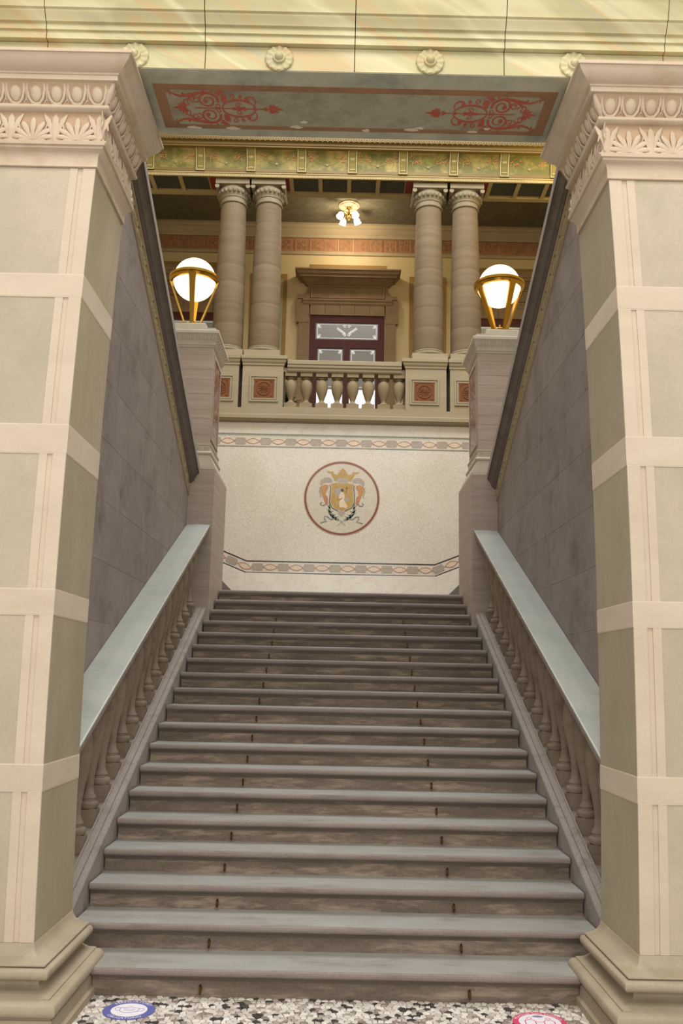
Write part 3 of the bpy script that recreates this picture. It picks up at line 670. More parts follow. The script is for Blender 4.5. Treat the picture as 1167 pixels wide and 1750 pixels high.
# alternate lens and hexagon inlays between two crossing red ribbons
def lens(w, h, n=10): return [(-w+2*w*k/n, h*math.sin(PI*k/n)) for k in range(n)]+[(w-2*w*k/n, -h*math.sin(PI*k/n)) for k in range(n)]
fnL = lambda u, v, h: (u, -h, v)
LEN = MB().plate(lens(.125, .043), fnL, .003).mesh('lens_inlay', 'm_cream')
HEX = MB().plate([(-.115, 0), (-.08, .055), (.08, .055), (.115, 0), (.08, -.055), (-.08, -.055)], fnL, .003).mesh('hexagon_inlay', 'm_grey')
def crossing():
    b = MB(); n = 12
    for s in (-1, 1): b.ribbon([(-.125+.25*k/n, s*.05*math.sin(PI*k/n)) for k in range(n+1)], .012, fnL, .004)
    return b.mesh('ribbon_inlay', 'm_red')
def hexline():
    b = MB(); h = [(-.115, 0), (-.08, .06), (.08, .06), (.115, 0), (.08, -.06), (-.08, -.06), (-.115, 0)]
    for i in range(6): b.ribbon(h[i:i+2], .008, fnL, .0035)
    return b.mesh('hexagon_outline', 'm_mauve')
CRO, HXL = crossing(), hexline()
for base, fz, off in ((6.222, lambda x: 0, -.267), (3.89, zb, .134)):
    for i in range(-6, 7):
        for kind in (0, 1):
            x = off+.465*i+.2325*kind
            if abs(x) > 2.9: continue
            z = base+fz(x); tilt = 0
            if fz is zb and abs(x) > 1.69: tilt = -math.atan(.40)*(1 if x > 0 else -1)
            for nm, me in ((('lens_inlay', LEN), ('ribbon_inlay', CRO)), (('hexagon_inlay', HEX), ('hexagon_outline', HXL)))[kind]:
                inst(nm, me, wb, (x, YW, z), rot=(0, tilt, 0))
# medallion
CX, CZ = -.003, 5.184
md = MB(); md.plate([(CX+.675*math.cos(2*PI*i/48), CZ+.675*math.sin(2*PI*i/48)) for i in range(48)], fnW, .002)
md = md.build('medallion', 'm_light', wb)
def ringm(r, w, mat, t, nm):
    b = MB(); b.ribbon([(CX+r*math.cos(2*PI*i/64), CZ+r*math.sin(2*PI*i/64)) for i in range(65)], w, fnW, t); b.build(nm, mat, md)
ringm(.684, .018, 'm_red', .004, 'outer_ring'); ringm(.666, .018, 'm_black', .004, 'black_ring'); ringm(.650, .014, 'm_red', .004, 'inner_ring')
def C(u, v): return (CX+(u-581)/365*.675, CZ+(502-v)/360*.675)     # crest drawing coordinates
def cres(nm, mat, polys, ribs=(), t=.004):
    b = MB()
    for p in polys: b.plate([C(*q) for q in p], fnW, t)
    for pts, w in ribs: b.ribbon([C(*q) for q in pts], w, fnW, t)
    b.build(nm, mat, md)
cres('shield', 'm_gold', [[(470, 362), (520, 352), (581, 358), (645, 352), (700, 362), (688, 400), (692, 480), (698, 545), (672, 590), (630, 615), (585, 628), (540, 615), (498, 590), (470, 545), (474, 480), (480, 400)]])
cres('shield_outline', 'm_black', [], [([(458, 375), (470, 400), (464, 480), (460, 545), (485, 598), (545, 632)], .016), ([(705, 375), (698, 400), (704, 480), (708, 545), (680, 598), (612, 632)], .016)], .0045)
cres('crown', 'm_gold', [[(490, 300), (470, 262), (425, 245), (435, 232), (470, 240), (492, 236), (500, 262), (530, 272), (548, 240), (560, 228), (587, 202), (612, 228), (625, 240), (640, 272), (675, 262), (684, 236), (705, 242), (748, 238), (752, 252), (710, 264), (690, 300), (668, 335), (512, 335)]])
cres('crown_band', 'm_grey', [[(530, 305), (640, 305), (650, 335), (522, 335)]], [([(540, 348), (560, 338), (585, 350), (610, 338), (640, 348)], .02)], .005)
for s in (-1, 1):
    X = lambda u: 583+s*(u-583)
    cres('plume', 'm_mauve', [[(X(x), y) for x, y in ((680, 345), (690, 310), (720, 298), (760, 300), (800, 330), (806, 362), (790, 390), (775, 365), (745, 350), (710, 352))]])
    cres('mantle', 'm_orange', [[(X(x), y) for x, y in ((720, 375), (760, 370), (795, 392), (798, 440), (775, 490), (755, 540), (735, 575), (718, 560), (722, 500), (745, 470), (735, 430), (722, 410))]], (), .0045)
    cres('mantle_fold', 'm_red', [[(X(x), y) for x, y in ((735, 490), (762, 478), (752, 540), (738, 572), (724, 556))]], (), .0052)
    cres('mantle_curl', 'm_green', [], [([(X(x), y) for x, y in ((740, 560), (762, 580), (788, 575), (795, 558), (780, 548))], .022), ([(X(x), y) for x, y in ((800, 395), (806, 440), (790, 490), (804, 498))], .014)], .005)
    cres('laurel', 'm_green', [leafpoly((X(590+16*k), 712-2.2*k*k), 0, 1, 1) for k in ()]+[[(X(x), y) for x, y in ((600, 720), (640, 690), (690, 640), (700, 560), (712, 556), (716, 640), (680, 700), (620, 730))]]
         + [[(X(x0), y0), (X(x0+44), y0-34), (X(x0+12), y0+10)] for x0, y0 in ((690, 600), (690, 640), (680, 672), (655, 695), (630, 712))]
         + [[(X(x0), y0), (X(x0-34), y0-24), (X(x0+8), y0-14)] for x0, y0 in ((690, 650), (668, 684), (640, 704))])
    cres('ribbon', 'm_green', [], [([(X(x), y) for x, y in ((650, 705), (690, 715), (720, 690), (750, 685), (752, 710), (730, 735), (770, 745), (790, 752))], .022)], .0046)
    cres('stem', 'm_grey', [], [([(X(600), 722), (X(540), 775)], .012)], .0052)
cres('cloud', 'm_mauve', [[(510, 410), (560, 400), (575, 430), (560, 480), (520, 485), (512, 450)], [(608, 490), (650, 500), (668, 520), (640, 535), (612, 525)], [(520, 545), (555, 540), (560, 560), (525, 562)]], (), .0048)
cres('figure', 'm_flesh', [[(572, 440), (592, 436), (606, 470), (610, 500), (600, 510), (618, 545), (640, 588), (620, 602), (598, 590), (575, 596), (560, 590), (556, 545), (570, 512), (552, 502), (552, 480)]], (), .0054)
cres('figure_hair', 'm_black', [[(568, 412), (588, 405), (602, 425), (594, 440), (572, 438)]], [([(562, 520), (585, 500)], .012)], .0058)
cres('cross', 'm_brown', [], [([(632, 378), (622, 455)], .016), ([(612, 405), (645, 402)], .014)], .0052)
cres('scroll_foot', 'm_grey', [[(548, 630), (575, 622), (610, 630), (620, 655), (585, 690), (545, 660)]], (), .0042)
# first steps of the side flights, beside the landing wall
for sx in (-1, 1):
    t = empty('side_flight', (sx*3.1, 9, 3.135), 'start of the dark side stairs turning off the landing on the %s' % SIDE[sx], 'stairs', 'side stairs off the landing')
    for k in range(4):
        MB().box(sx*(2.04+.32*k), sx*4.6, 7.05, 9.96, 3.135+.165*k, 3.135+.165*(k+1)-.002).build('step', 'coping', t)
    MB().prism([(sx*1.90, 3.135), (sx*2.6, 3.135), (sx*2.6, 4.1), (sx*1.90, 3.42)], 'y', 9.97, 9.99).build('skirting', 'coping', t)

# ------------------------------------------------------------------ balcony of the gallery
bl = empty('balcony_ledge', (0, 10.1, 6.6), 'long moulded cream stone ledge below the balcony balusters', 'ledge')
MB().prism([(10.6, 6.585), (9.93, 6.585), (9.89, 6.60), (9.88, 6.625), (9.86, 6.63), (9.86, 6.70), (9.875, 6.71), (9.89, 6.72), (9.89, 6.79), (10.6, 6.79)], 'x', -4.9, 4.9).build('ledge_moulding', 'balcony', bl)
MB().prism([(10.6, 6.79), (9.9, 6.79), (9.9, 6.84), (10.6, 6.84)], 'x', -4.9, 4.9).build('ledge_step', 'balcony', bl)
tag(MB().box(-5.3, 5.3, 10.6, 12.98, 6.5, 6.74).build('floor_gallery', 'gal_trim'), 'floor of the upper gallery behind the balusters', 'floor', kind='structure')
def tile_mesh():
    b = MB(); b.rects([(-.185, .185, -.185, .185, 0), (-.185, .185, -.185, .185, .012), (-.165, .165, -.165, .165, .012), (-.165, .165, -.165, .165, .006)])
    b.torus((0, 0, .006), .125, .012, 'z', 24, 6)
    for k in range(12):
        a = 2*PI*k/12; c = Vector((.07*math.cos(a), .07*math.sin(a), .008))
        b.tube([(.02*math.cos(a), .02*math.sin(a), .008), tuple(c), (.112*math.cos(a), .112*math.sin(a), .006)], [.004, .011, .003], 5)
    b.ellipsoid((0, 0, .01), .018, .018, .012, 8, 4)
    for sx in (-1, 1):
        for sy in (-1, 1): b.ellipsoid((sx*.14, sy*.14, .006), .02, .02, .01, 8, 4)
    return b.mesh('medallion_tile', 'terracotta', 50)
TIL = tile_mesh()
for sx in (-1, 1):
    for (x0, x1, nm, ov) in ((1.14, 1.90, 'inner', .07), (1.97, 2.73, 'outer', .03)):
        t = empty('balcony_pedestal', (sx*(x0+x1)/2, 10.25, 6.84), 'cream stone balcony pedestal with terracotta flower panel, %s of the %s pair' % (nm, SIDE[sx]), 'pedestal', 'balcony pedestals')
        MB().box(sx*x0, sx*x1, 9.92, 10.66, 6.84, 7.66).build('die', 'balcony', t)
        MB().rects([(x0, x1, 9.92, 10.66, 7.66), (x0-.015, x1+.005, 9.905, 10.67, 7.67), (x0-.015, x1+.005, 9.905, 10.67, 7.70), (x0-ov*.6, x1+.015, 9.885, 10.69, 7.73), (x0-ov*.75, x1+.02, 9.875, 10.7, 7.78), (x0-ov, x1+.025, 9.86, 10.7, 7.785), (x0-ov, x1+.025, 9.86, 10.7, 7.845), (x0-ov+.004, x1+.025, 9.865, 10.7, 7.85)], sx).build('cap', 'balcony', t)
        xm = (x0+x1)/2-.03
        b = MB()
        for (u0, u1, z0, z1) in ((-.27, .27, 7.44, 7.47), (-.27, .27, 6.96, 6.99), (-.27, -.24, 6.99, 7.44), (.24, .27, 6.99, 7.44)): b.box(sx*xm+u0, sx*xm+u1, 9.90, 9.925, z0, z1)
        for (u0, u1, z0, z1) in ((-.225, .225, 7.40, 7.425), (-.225, .225, 7.005, 7.03), (-.225, -.20, 7.03, 7.40), (.20, .225, 7.03, 7.40)): b.box(sx*xm+u0, sx*xm+u1, 9.907, 9.925, z0, z1)
        b.build('panel_frame', 'balcony', t)
        o = inst('medallion_tile', TIL, t, (sx*xm, 9.921, 7.215), rot=(PI/2, 0, 0)); o['label'] = 'terracotta tile with carved flower'
    MB().box(sx*1.903, sx*1.967, 10.1, 10.64, 6.84, 7.66).build('dark_gap', 'joint', t)
bb = empty('balcony_balustrade', (0, 10.1, 6.84), 'short cream stone balustrade of eight balusters before the glazed door', 'balustrade')
MB().prism([(10.3, 7.575), (9.97, 7.575), (9.955, 7.60), (9.955, 7.64), (9.93, 7.655), (9.93, 7.70), (9.915, 7.71), (9.915, 7.78), (9.925, 7.79), (10.3, 7.79)], 'x', -1.068, 1.068).build('top_rail', 'balcony', bb)
MB().box(-1.138, 1.138, 9.93, 10.3, 6.842, 6.875).build('bottom_rail', 'balcony', bb)
MB().box(-1.138, 1.138, 9.985, 10.29, 7.577, 7.655).build('rail_underside', 'balcony', bb)
def bal2():
    b = MB(); b.box(-.115, .115, -.11, .11, 0, .10); b.box(-.11, .11, -.11, .11, .62, .70)
    b.lathe([(.085, .10), (.09, .115), (.075, .135), (.05, .15), (.042, .17), (.05, .2), (.07, .26), (.098, .34), (.112, .42), (.112, .48), (.098, .53), (.07, .565), (.06, .58), (.085, .59), (.085, .605), (.07, .62)], n=18)
    return b.mesh('baluster', 'bal2', 45)
mt['bal2'] = stone('balcony_baluster_stone', '8a785a', '988668', 3, grain=.08, rand=.04)
B2 = bal2()
for i in range(8): inst('baluster', B2, bb, (-1.0+.29*i, 10.1, 6.875))
# potted plant behind the balusters
t = empty('potted_plant', (-1.12, 10.95, 6.74), 'dark green leafy pot plant behind the balcony balusters, far left', 'plant')
MB().lathe([(.09, 0), (.13, .22), (.14, .22), (.14, .25), (.11, .25)], (-1.12, 10.95, 6.74), 14).build('pot', 'pot', t, 40)
fo = MB()
for k in range(46):
    a = random.uniform(0, 2*PI); e = random.uniform(.2, 1.3); L = random.uniform(.2, .42); c = Vector((-1.12, 10.95, 6.99+random.uniform(0, .25)))
    d = Vector((math.cos(a)*math.cos(e), math.sin(a)*math.cos(e), math.sin(e))); sd = Vector((-math.sin(a), math.cos(a), 0))*.035
    m1 = c+d*L*.5+Vector((0, 0, .02)); tip = c+d*L-Vector((0, 0, .06))
    fo.add([tuple(c), tuple(m1+sd), tuple(tip), tuple(m1-sd)], [(0, 1, 2, 3)])
fo.build('foliage', 'leaf', t)['kind'] = 'stuff'

# ------------------------------------------------------------------ columns
for cx, lab in ((-2.26, 'outermost of the left pair'), (-1.56, 'inner of the left pair'), (1.60, 'inner of the right pair'), (2.32, 'outermost of the right pair')):
    cy = 10.3
    t = empty('stone_column', (cx, cy, 7.85), 'banded brown sandstone gallery column, %s' % lab, 'column', 'gallery columns')
    MB().box(cx-.335, cx+.335, cy-.335, cy+.335, 7.852, 7.99).build('plinth', 'balcony', t)
    b = MB(); b.lathe([(.33, 7.99), (.345, 8.005), (.345, 8.035), (.33, 8.05), (.315, 8.055), (.312, 8.07), (.318, 8.08), (.305, 8.1)], (cx, cy, 0), 28); b.build('base', 'col_cap', t, 50)
    zd = [8.1, 8.55, 8.95, 9.4, 9.75, 10.2, 10.65, 11.06]
    rad = lambda z: .298-.052*max(0, (z-8.1)/2.96)**1.5
    for i in range(7):
        b = MB(); b.lathe([(rad(zd[i]+(zd[i+1]-zd[i])*q)-(.0008 if q in (0, 1) else 0), zd[i]+(zd[i+1]-zd[i])*q) for q in (0, .01, .35, .7, .99, 1)], (cx, cy, 0), 28)
        b.build('drum', 'column', t, 50)
    b = MB(); b.lathe([(.248, 11.06), (.27, 11.065), (.275, 11.08), (.255, 11.092), (.25, 11.13), (.252, 11.17), (.268, 11.18), (.268, 11.2), (.28, 11.22), (.31, 11.28), (.325, 11.33), (.32, 11.345), (.30, 11.35), (.30, 11.40)], (cx, cy, 0), 28)
    cap = b.build('capital', 'col_cap', t, 50)
    b = MB()
    for k in range(22):
        a = 2*PI*k/22; b.ellipsoid((cx+.308*math.cos(a), cy+.308*math.sin(a), 11.285), .034, .034, .045, 7, 5)
    b.build('egg_row', 'col_cap', cap, 60)['kind'] = 'stuff'
    b = MB(); b.box(cx-.33, cx+.33, cy-.33, cy+.33, 11.40, 11.50)
    for sx in (-1, 1): b.tube([(cx+sx*.3, cy+y, 11.36) for y in (-.31, 0, .31)], [.045, .03, .045], 10)
    b.build('abacus', 'col_cap', t, 40)

# ------------------------------------------------------------------ entablature above the columns
en = empty('gallery_entablature', (0, 10, 11.5), 'green and gold painted entablature resting on the gallery columns', 'entablature')
MB().box(-5.2, 5.2, 9.94, 10.62, 11.54, 12.5).build('beam', 'cream', en)
MB().prism([(9.94, 11.505), (9.90, 11.505), (9.90, 11.56), (9.885, 11.565), (9.885, 11.585), (9.94, 11.585)], 'x', -5.2, 5.2).build('cream_fascia', 'cream', en)
b = MB()
for i in range(170): b.ellipsoid((-5.1+.06*i, 9.9, 11.535), .014, .008, .012, 5, 3)
b.build('fascia_beads', 'cream', en)['kind'] = 'stuff'
cove = [(9.90, 11.595), (9.90, 11.70), (9.885, 11.80), (9.85, 11.90), (9.80, 11.97), (9.76, 12.0)]
MB().prism(cove+[(9.95, 12.0), (9.95, 11.595)], 'x', -5.2, 5.2).build('frieze', 'fr_green', en, 30)
MB().prism([(9.897, 11.60), (9.892, 11.605), (9.892, 11.665), (9.897, 11.67), (9.94, 11.67), (9.94, 11.60)], 'x', -5.2, 5.2).build('dash_strip', 'gold', en)
MB().prism([(9.95, 12.0), (9.70, 12.0), (9.68, 12.005), (9.68, 12.03), (9.66, 12.04), (9.65, 12.095), (9.61, 12.097), (9.60, 12.2), (9.60, 12.4), (9.95, 12.4)], 'x', -5.2, 5.2).build('gold_cornice', 'gold', en)
b = MB()
for i in range(104): b.box(-5.2+.1*i, -5.2+.1*i+.07, 9.585, 9.65, 12.10, 12.16)
b.build('dentils', 'gold', en)['kind'] = 'stuff'
b = MB()
for i in range(104): b.ellipsoid((-5.165+.1*i, 9.584, 12.13), .014, .006, .016, 6, 3)
b.build('dentil_holes', 'joint', en)['kind'] = 'stuff'
def onface(v):   # frieze face: height -> y
    for (y0, z0), (y1, z1) in zip(cove, cove[1:]):
        if z0 <= v <= z1: return y0+(y1-y0)*(v-z0)/(z1-z0)
    return 9.8
for i in range(-5, 6):
    x = .07+.985*i
    b = MB(); pr = [(9.895, 11.60), (9.875, 11.60), (9.872, 11.70), (9.855, 11.80), (9.815, 11.90), (9.765, 11.97), (9.74, 12.0), (9.9, 12.0)]
    b.prism(pr, 'x', x-.085, x+.085); b.prism([(y-.014, z) for y, z in pr[1:7]]+[(9.86, 12.0), (9.87, 11.6)], 'x', x-.055, x+.055)
    pass
    co = b.build('console', 'console', en)
    b = MB()
    for q in (-.075, .075): b.prism([(y-.012, z) for y, z in pr[1:7]]+[(9.80, 12.0), (9.88, 11.6)], 'x', x+q-.01, x+q+.01)
    b.box(x-.085, x+.085, 9.857, 9.88, 11.60, 11.62); b.prism([(9.835, 11.85), (9.82, 11.855), (9.80, 11.885), (9.85, 11.89)], 'x', x-.04, x+.04); b.box(x-.05, x+.05, 9.85, 9.88, 11.665, 11.685)
    b.build('console_outline', 'garland_light', co)
    if i < 5:
        fnF = lambda u, v, h: (u, onface(v)-.002-h, v)
        g = MB(); xm = x+.4925
        for k in range(19):
            q = -1+2*k/18; u, v = xm+.27*q, 11.78+.11*q*q
            g.ellipsoid((u, onface(v)-.003, v), .011, .006, .011, 5, 3)
        g.ellipsoid((xm, onface(11.775)-.004, 11.775), .03, .01, .03, 10, 4)
        for s in (-1, 1): g.ribbon([(xm+s*.3, 11.88), (xm+s*.31, 11.82), (xm+s*.3, 11.74)], [.02, .012, .006], fnF, .003)
        go = g.build('garland', 'garland', en)
        f = MB()
        for s in (-1, 1):
            for k in range(14): u, v = xm+s*random.uniform(.16, .38), random.uniform(11.84, 11.96); f.ellipsoid((u, onface(v)-.003, v), .018, .006, .015, 5, 3)
        f.build('garland_flowers', 'garland_red', go)['kind'] = 'stuff'
# beam underside panels between column pairs
def beam_run(x0, x1, n, mat):
    for k in range(n):
        a = x0+(x1-x0)*k/n; c = x0+(x1-x0)*(k+1)/n
        MB().box(a+.04, c-.04, 10.0, 10.44, 11.532, 11.545).build('soffit_panel', mat, en)
        MB().box(a-.04, a+.04, 9.94, 10.5, 11.512, 11.54).build('soffit_rib', 'cream', en)
beam_run(-5.0, -2.72, 4, 'beam_dark'); beam_run(-1.12, 1.15, 4, 'beam_dark'); beam_run(2.78, 5.0, 4, 'beam_dark')
for x in (-2.66, -1.16, 1.2, 2.72): MB().box(x-.07, x+.07, 10.0, 10.44, 11.531, 11.543).build('red_panel', 'beam_red', en)
for x in (-1.91, 1.96): MB().box(x-.06, x+.06, 9.97, 10.5, 11.53, 11.543).build('dark_slot', 'joint', en)
MB().box(-5.2, 5.2, 10.5, 10.62, 11.508, 11.54).build('soffit_edge', 'cream', en)

# ------------------------------------------------------------------ outer walls of the stair hall
for sx in (-1, 1):
    tag(MB().box(sx*5.32, sx*5.6, .25, 12.98, 0, 12.4).build('wall_'+SIDE[sx], 'gal_wall'), 'plain outer wall of the stair hall on the '+SIDE[sx], 'wall', kind='structure')
# ------------------------------------------------------------------ gallery room
YG = 13.0
gw = tag(MB().box(-5.5, 5.5, YG, YG+.3, 6.5, 12.3).build('wall_gallery', 'gal_wall'), 'ochre gallery wall with clay tile frieze behind the columns', 'wall', kind='structure')
tag(MB().box(-5.3, 5.3, 10.63, YG-.005, 12.15, 12.4).build('ceiling_gallery', 'gal_ceil'), 'dark mottled ceiling of the upper gallery', 'ceiling', kind='structure')
tr = empty('trim_1', (0, 12.9, 11.5), 'plaster cornice and square clay tile frieze under the gallery ceiling', 'cornice', kind='structure')
MB().prism([(YG, 11.86), (12.95, 11.86), (12.93, 11.90), (12.93, 11.93), (12.88, 11.97), (12.84, 12.02), (12.84, 12.06), (12.80, 12.10), (12.80, 12.15), (YG, 12.15)], 'x', -5.4, 5.4).build('cornice', 'gal_trim', tr, 30)
MB().prism([(YG, 11.45), (12.96, 11.45), (12.95, 11.50), (12.96, 11.53), (YG, 11.53)], 'x', -5.4, 5.4).build('lower_fillet', 'gal_trim', tr)
def ftile():
    b = MB(); b.rects([(-.16, .16, -.155, .155, 0), (-.16, .16, -.155, .155, .02), (-.145, .145, -.14, .14, .022), (-.14, .14, -.135, .135, .012)])
    for s in (-1, 1):
        for q in (-1, 1): b.tube([(x, y, .014) for x, y in spiral((s*.06, q*.06), .05, .015, R(45)*s*q, 1.1*s*q, 10)], .012, 5)
    b.ellipsoid((0, 0, .012), .03, .03, .015, 8, 4); return b.mesh('frieze_tile', 'fr_tile', 50)
FT = ftile()
for i in range(-15, 16): inst('frieze_tile', FT, tr, (.335*i-.02, YG-.001, 11.695), rot=(PI/2, 0, 0))
# painted panels
for x0, x1 in ((-2.17, -1.335), (1.44, 2.27)):
    b = MB()
    for (a, c, z0, z1) in ((x0, x0+.09, 6.85, 10.97), (x1-.09, x1, 6.85, 10.97), (x0+.09, x1-.09, 10.84, 10.97)): b.box(a, c, YG-.012, YG, z0, z1)
    pp = b.build('painted_panel', 'p_ochre', gw)
    b = MB()
    for a, c in ((x0+.09, x0+.19), (x1-.19, x1-.09)): b.box(a, c, YG-.01, YG, 6.85, 10.84)
    b.build('green_strip', 'p_green', pp); MB().box(x0+.19, x1-.19, YG-.008, YG, 6.85, 10.7).build('field', 'gal_wall', pp)
# glazed doors with stone surrounds
def etched(x0, x1, z0, z1, fn, top=False):
    b = MB(); T = .002; i = .03
    for p in ([(x0+i, z0+i), (x1-i, z0+i)], [(x0+i, z1-i), (x1-i, z1-i)], [(x0+i, z0+i), (x0+i, z1-i)], [(x1-i, z0+i), (x1-i, z1-i)]): b.ribbon(p, .012, fn, T)
    for x, sx in ((x0+i, 1), (x1-i, -1)):
        for z, sz in ((z0+i, 1), (z1-i, -1)):
            b.ribbon([(x+sx*(.05+.03*math.cos(a)), z+sz*(.05+.03*math.sin(a))) for a in [k*.6 for k in range(10)]], .012, fn, T)
            b.plate(leafpoly((x, z), math.atan2(sz, sx), .09, .03), fn, T)
    if top:
        c = (x0+x1)/2; zc = (z0+z1)/2
        for s in (-1, 1):
            b.ribbon([(c+s*u, zc+v) for u, v in spiral((.05, -.08), .04, .012, 0, 1.2, 12)], .014, fn, T)
            b.ribbon([(c+s*u, z1-.04+v) for u, v in spiral((.05, -.03), .035, .01, 0, 1.1, 12)], .012, fn, T)
            for k in range(6):
                b.plate(leafpoly((c+s*(.04+.03*k), zc-.05+.022*k), R(60) if s > 0 else R(120), .05, .022), fn, T); b.plate(leafpoly((c+s*(.04+.03*k), zc-.05+.022*k), R(-10) if s > 0 else R(190), .05, .022), fn, T)
    return b
def door(idx, cx, label):
    t = empty('door_%d' % idx, (cx, YG-.05, 6.74), label, 'door', kind='structure')
    B = lambda x0, x1, y0, y1, z0, z1: MB().box(cx+x0, cx+x1, y0, y1, z0, z1)
    for s in (-1, 1):
        MB().box(cx+s*.835, cx+s*1.09, YG-.10, YG, 6.74, 9.9).build('jamb', 'd_stone', t)
        b = MB(); b.box(cx+s*.86, cx+s*1.14, YG-.11, YG, 9.78, 10.33); b.lathe([(.02, -.11), (.045, -.1), (.045, 0)], (0, 0, 0), 4) if False else None
        b.build('ear', 'd_stone', t)
        # concave scroll beside the upper panel
        poly = [(cx+s*.835, 10.36), (cx+s*1.12, 10.36), (cx+s*1.12, 10.44), (cx+s*1.07, 10.45)]+[(cx+s*(1.08-.18*math.sin(a)), 10.61-.18*math.cos(a)) for a in [R(10), R(30), R(50), R(70), R(90)]]+[(cx+s*.90, 10.68), (cx+s*.835, 10.68)]
        MB().prism(poly, 'y', YG-.09, YG).build('scroll', 'd_stone', t)
    for k in range(5):
        a = -.835+1.67*k/5
        B(a+.003, a+1.67/5-.003, YG-.105, YG, 9.965, 10.20).build('lintel_stone', 'd_stone', t)
    MB().prism([(YG, 10.20), (YG-.11, 10.20), (YG-.13, 10.235), (YG-.13, 10.26), (YG-.155, 10.30), (YG-.155, 10.33), (YG-.1, 10.36), (YG, 10.36)], 'x', cx-1.0, cx+1.0).build('lintel_moulding', 'd_stone', t)
    B(-.83, .83, YG-.09, YG, 10.36, 10.68).build('upper_panel', 'd_stone', t)
    b = MB()
    for q in ((-.83, .83, 10.63, 10.66), (-.83, .83, 10.37, 10.395), (-.83, -.795, 10.395, 10.63), (.795, .83, 10.395, 10.63)): b.box(cx+q[0], cx+q[1], YG-.115, YG-.08, q[2], q[3])
    b.build('panel_frame', 'd_stone', t)
    MB().rects([(cx-.90, cx+.90, YG-.10, YG, 10.66), (cx-.93, cx+.93, YG-.14, YG, 10.68), (cx-.95, cx+.95, YG-.17, YG, 10.69), (cx-1.02, cx+1.02, YG-.30, YG, 10.76), (cx-1.08, cx+1.08, YG-.36, YG, 10.77), (cx-1.09, cx+1.09, YG-.37, YG, 10.82), (cx-1.12, cx+1.12, YG-.40, YG, 10.83), (cx-1.15, cx+1.15, YG-.43, YG, 10.89), (cx-1.18, cx+1.18, YG-.45, YG, 10.90), (cx-1.18, cx+1.18, YG-.45, YG, 10.93)]).build('cornice', 'd_stone', t)
    b = MB()
    for q in ((-.88, -.78, 10.93, 11.12), (.78, .88, 10.93, 11.12), (-.88, .88, 11.12, 11.22)): b.box(cx+q[0], cx+q[1], YG-.01, YG, q[2], q[3])
    b.build('painted_border', 'p_ochre', t)
    B(-.68, .68, YG-.008, YG, 10.98, 11.12).build('painted_strip', 'p_green', t)
    # timber
    yf = YG-.075
    for q in ((-.832, -.70, 6.74, 9.962), (.70, .832, 6.74, 9.962), (-.70, .70, 9.80, 9.962), (-.70, .70, 9.26, 9.40)): B(q[0], q[1], yf, YG, q[2], q[3]).build('timber_frame', 'wood', t)
    fn = lambda u, v, h: (cx+u, yf+.028-h, v)
    gl = B(-.70, .70, yf+.03, YG-.02, 9.40, 9.80).build('transom_glass', 'glass_dim', t)
    etched(-.69, .69, 9.41, 9.79, fn, True).build('etched_ornament', 'etch', gl)
    for s in (-1, 1):
        lf = empty2 = MB()
        for q in ((.002, .075, 6.75, 9.26), (.65, .70, 6.75, 9.26), (.075, .65, 6.75, 6.95), (.075, .65, 9.20, 9.26)): lf.box(cx+s*q[0], cx+s*q[1], yf-.006, YG-.02, q[2], q[3])
        lf = lf.build('door_leaf', 'wood', t)
        g2 = MB().box(cx+s*.075, cx+s*.65, yf+.03, YG-.02, 8.25, 9.20).build('glass_pane', 'glass_dim', lf)
        g3 = MB().box(cx+s*.075, cx+s*.65, yf+.03, YG-.02, 6.95, 8.24).build('glass_pane', 'glass_lit', lf)
        a, c = sorted((s*.08, s*.645))
        etched(a, c, 8.27, 9.19, fn).build('etched_ornament', 'etch', lf)
        b = MB(); xm = s*.36
        for q in (-1, 1):
            b.ribbon([(xm+q*u, 7.6+v) for u, v in spiral((.07, 0), .06, .015, R(90), 1.3, 14)], .02, fn, .003); b.ribbon([(xm+q*u, 7.25+v) for u, v in spiral((.08, 0), .07, .015, R(-90), -1.3, 14)], .02, fn, .003)
            for k in range(5): b.plate(leafpoly((xm, 7.3+.09*k), R(90)-q*R(50), .12, .04), fn, .003)
        b.build('etched_figure', 'glass_dim', lf)
    return t
door(1, .04, 'central dark red glazed door in a stone surround behind the balusters')
door(2, -3.48, 'glazed door in a stone surround partly hidden behind the left globe lamp')
door(3, 3.60, 'glazed door in a stone surround partly hidden behind the right globe lamp')

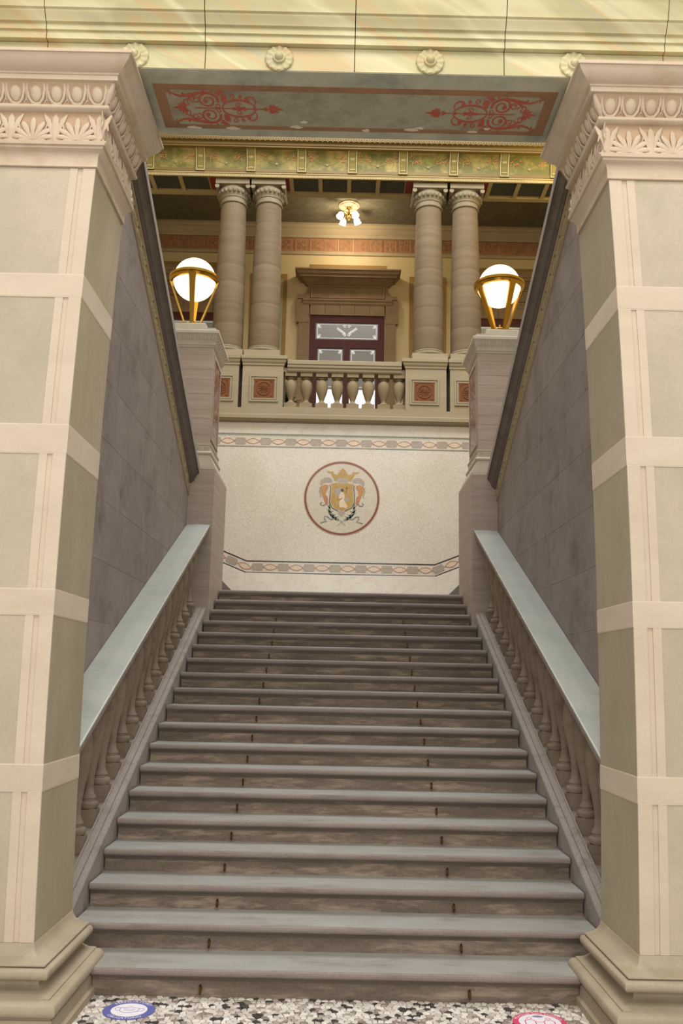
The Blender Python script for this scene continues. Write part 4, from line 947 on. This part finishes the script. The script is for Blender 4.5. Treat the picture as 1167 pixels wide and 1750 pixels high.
# ------------------------------------------------------------------ chandelier
cx, cy, cz = .03, 12.02, 12.15
ch = empty('ceiling_lamp', (cx, cy, cz), 'brass ceiling lamp with four lit tulip shades in the gallery', 'lamp')
b = MB(); b.lathe([(.235, 0), (.235, -.015), (.22, -.03), (.2, -.032), (.19, -.045), (.1, -.055), (.03, -.06)], (cx, cy, cz), 28); b.build('ceiling_rose', 'gal_trim', ch, 40)
b = MB(); b.lathe([(.05, -.055), (.05, -.08), (.02, -.1), (.018, -.18), (.05, -.21), (.055, -.25), (.03, -.29), (.012, -.31), (.018, -.34), (.003, -.37)], (cx, cy, cz), 12); b.build('stem', 'brass', ch, 50)
for k in range(4):
    a = R(35)+PI/2*k; ca, sa = math.cos(a), math.sin(a)
    b = MB(); b.tube([(cx+q*ca, cy+q*sa, cz+h) for q, h in ((.03, -.23), (.09, -.2), (.15, -.2), (.185, -.235))], .011, 6); b.build('arm', 'brass', ch, 60)
    c0 = Vector((cx+.185*ca, cy+.185*sa, cz-.235)); d = Vector((ca*.45, sa*.45, -.9)).normalized(); u = d.orthogonal().normalized(); v = d.cross(u); rings = []
    for q, r in ((0, .022), (.02, .045), (.05, .064), (.085, .068), (.11, .064), (.135, .08), (.14, .075), (.11, .056)):
        rings.append([tuple(c0+d*q+r*(1+(.12*math.cos(5*t2) if q > .14 else 0))*(math.cos(t2)*u+math.sin(t2)*v)) for t2 in [2*PI*i/20 for i in range(20)]])
    b = MB(); b.loft(rings); b.build('shade', 'shade', ch, 60)

# ------------------------------------------------------------------ floor stickers
def text_mesh(txt, size):
    cu = bpy.data.curves.new('txt', 'FONT'); cu.body = txt; cu.size = size; cu.align_x = 'CENTER'; cu.resolution_u = 2
    ob = bpy.data.objects.new('txt', cu); COL.objects.link(ob); bpy.context.view_layer.update()
    me = ob.evaluated_get(bpy.context.evaluated_depsgraph_get()).to_mesh()
    out = ([tuple(v.co) for v in me.vertices], [tuple(p.vertices) for p in me.polygons]); bpy.data.objects.remove(ob); bpy.data.curves.remove(cu); return out
def arc_text(b, txt, size, r, c, top, fn, sx=1.0):
    v, f = text_mesh(txt, size); P = []
    for x, y, z in v:
        x *= sx
        if top: a = PI/2-x/r; q = r+y
        else: a = -PI/2+x/r; q = r-y
        P.append(fn(c[0]+q*math.cos(a), c[1]+q*math.sin(a), .0009))
    b.add(P, f)
def sticker(c, r, rin, mat, label, top, bot, size, sx, rot):
    t = empty('floor_sticker', (c[0], c[1], .001), label, 'sticker', 'floor stickers')
    ca, sa = math.cos(rot), math.sin(rot)
    def fn(u, v, h): return (c[0]+u*ca-v*sa, c[1]+u*sa+v*ca, .0025+h)
    def fz(u, v, h): return fn(u, v, h-.0020)
    circ = lambda q: [(q*math.cos(2*PI*i/48), q*math.sin(2*PI*i/48)) for i in range(48)]
    MB().plate(circ(r), fz, .0020).build('disc', mat, t)
    MB().plate(circ(rin), fn, .0006).build('white_field', 'st_white', t)
    b = MB()
    arc_text(b, top, size, r-.030, (0, 0), True, fn, sx)
    if bot: arc_text(b, bot, size, r-.011, (0, 0), False, fn, sx)
    b.build('lettering', 'st_white', t)
    return t, fn
t, fn = sticker((-1.213, -.212), .152, .106, 'st_blue', 'round blue floor sticker with a face mask, on the left', 'MANDATORY', 'OBLIGATORIO', .036, 1.0, R(-4))
b = MB(); T = .0012
mk = [(-.055, .03), (-.025, .035), (0, .05), (.025, .035), (.055, .03), (.056, .0), (.045, -.03), (.02, -.045), (-.02, -.045), (-.045, -.03), (-.056, 0), (-.055, .03)]
b.ribbon(mk, .004, fn, T)
for s in (-1, 1): b.ribbon([(s*.055, .026), (s*.08, .03), (s*.087, .015), (s*.078, -.012), (s*.052, -.02)], .004, fn, T)
for z in (.015, 0, -.015): b.ribbon([(-.035, z), (.035, z)], .002, fn, T)
b.build('mask_drawing', 'st_ink', t)
t, fn = sticker((1.19, -.275), .158, .122, 'st_red', 'round pink and white floor sticker on the right', 'Mantenga Sana Distancia', None, .034, .98, R(-3))
b = MB(); b.plate([(-.035, .085), (-.02, .1), (.0, .104), (.02, .1), (.035, .085), (.02, .072), (0, .07), (-.02, .072)], fn, .001); b.build('grey_emblem', 'st_ink', t)
b = MB()
for s in (-1, 1):
    b.ribbon([(s*.055+.014*math.cos(q), .055+.014*math.sin(q)) for q in [2*PI*k/14 for k in range(15)]], .004, fn, .001)
    b.ribbon([(s*.055-.03, -.05), (s*.055-.03, .01), (s*.055-.018, .03), (s*.055+.018, .03), (s*.055+.03, .01), (s*.055+.03, -.05)], .006, fn, .001)
b.ribbon([(-.02, .0), (.02, .0)], .004, fn, .001)
b.build('figure_drawing', 'st_red', t)
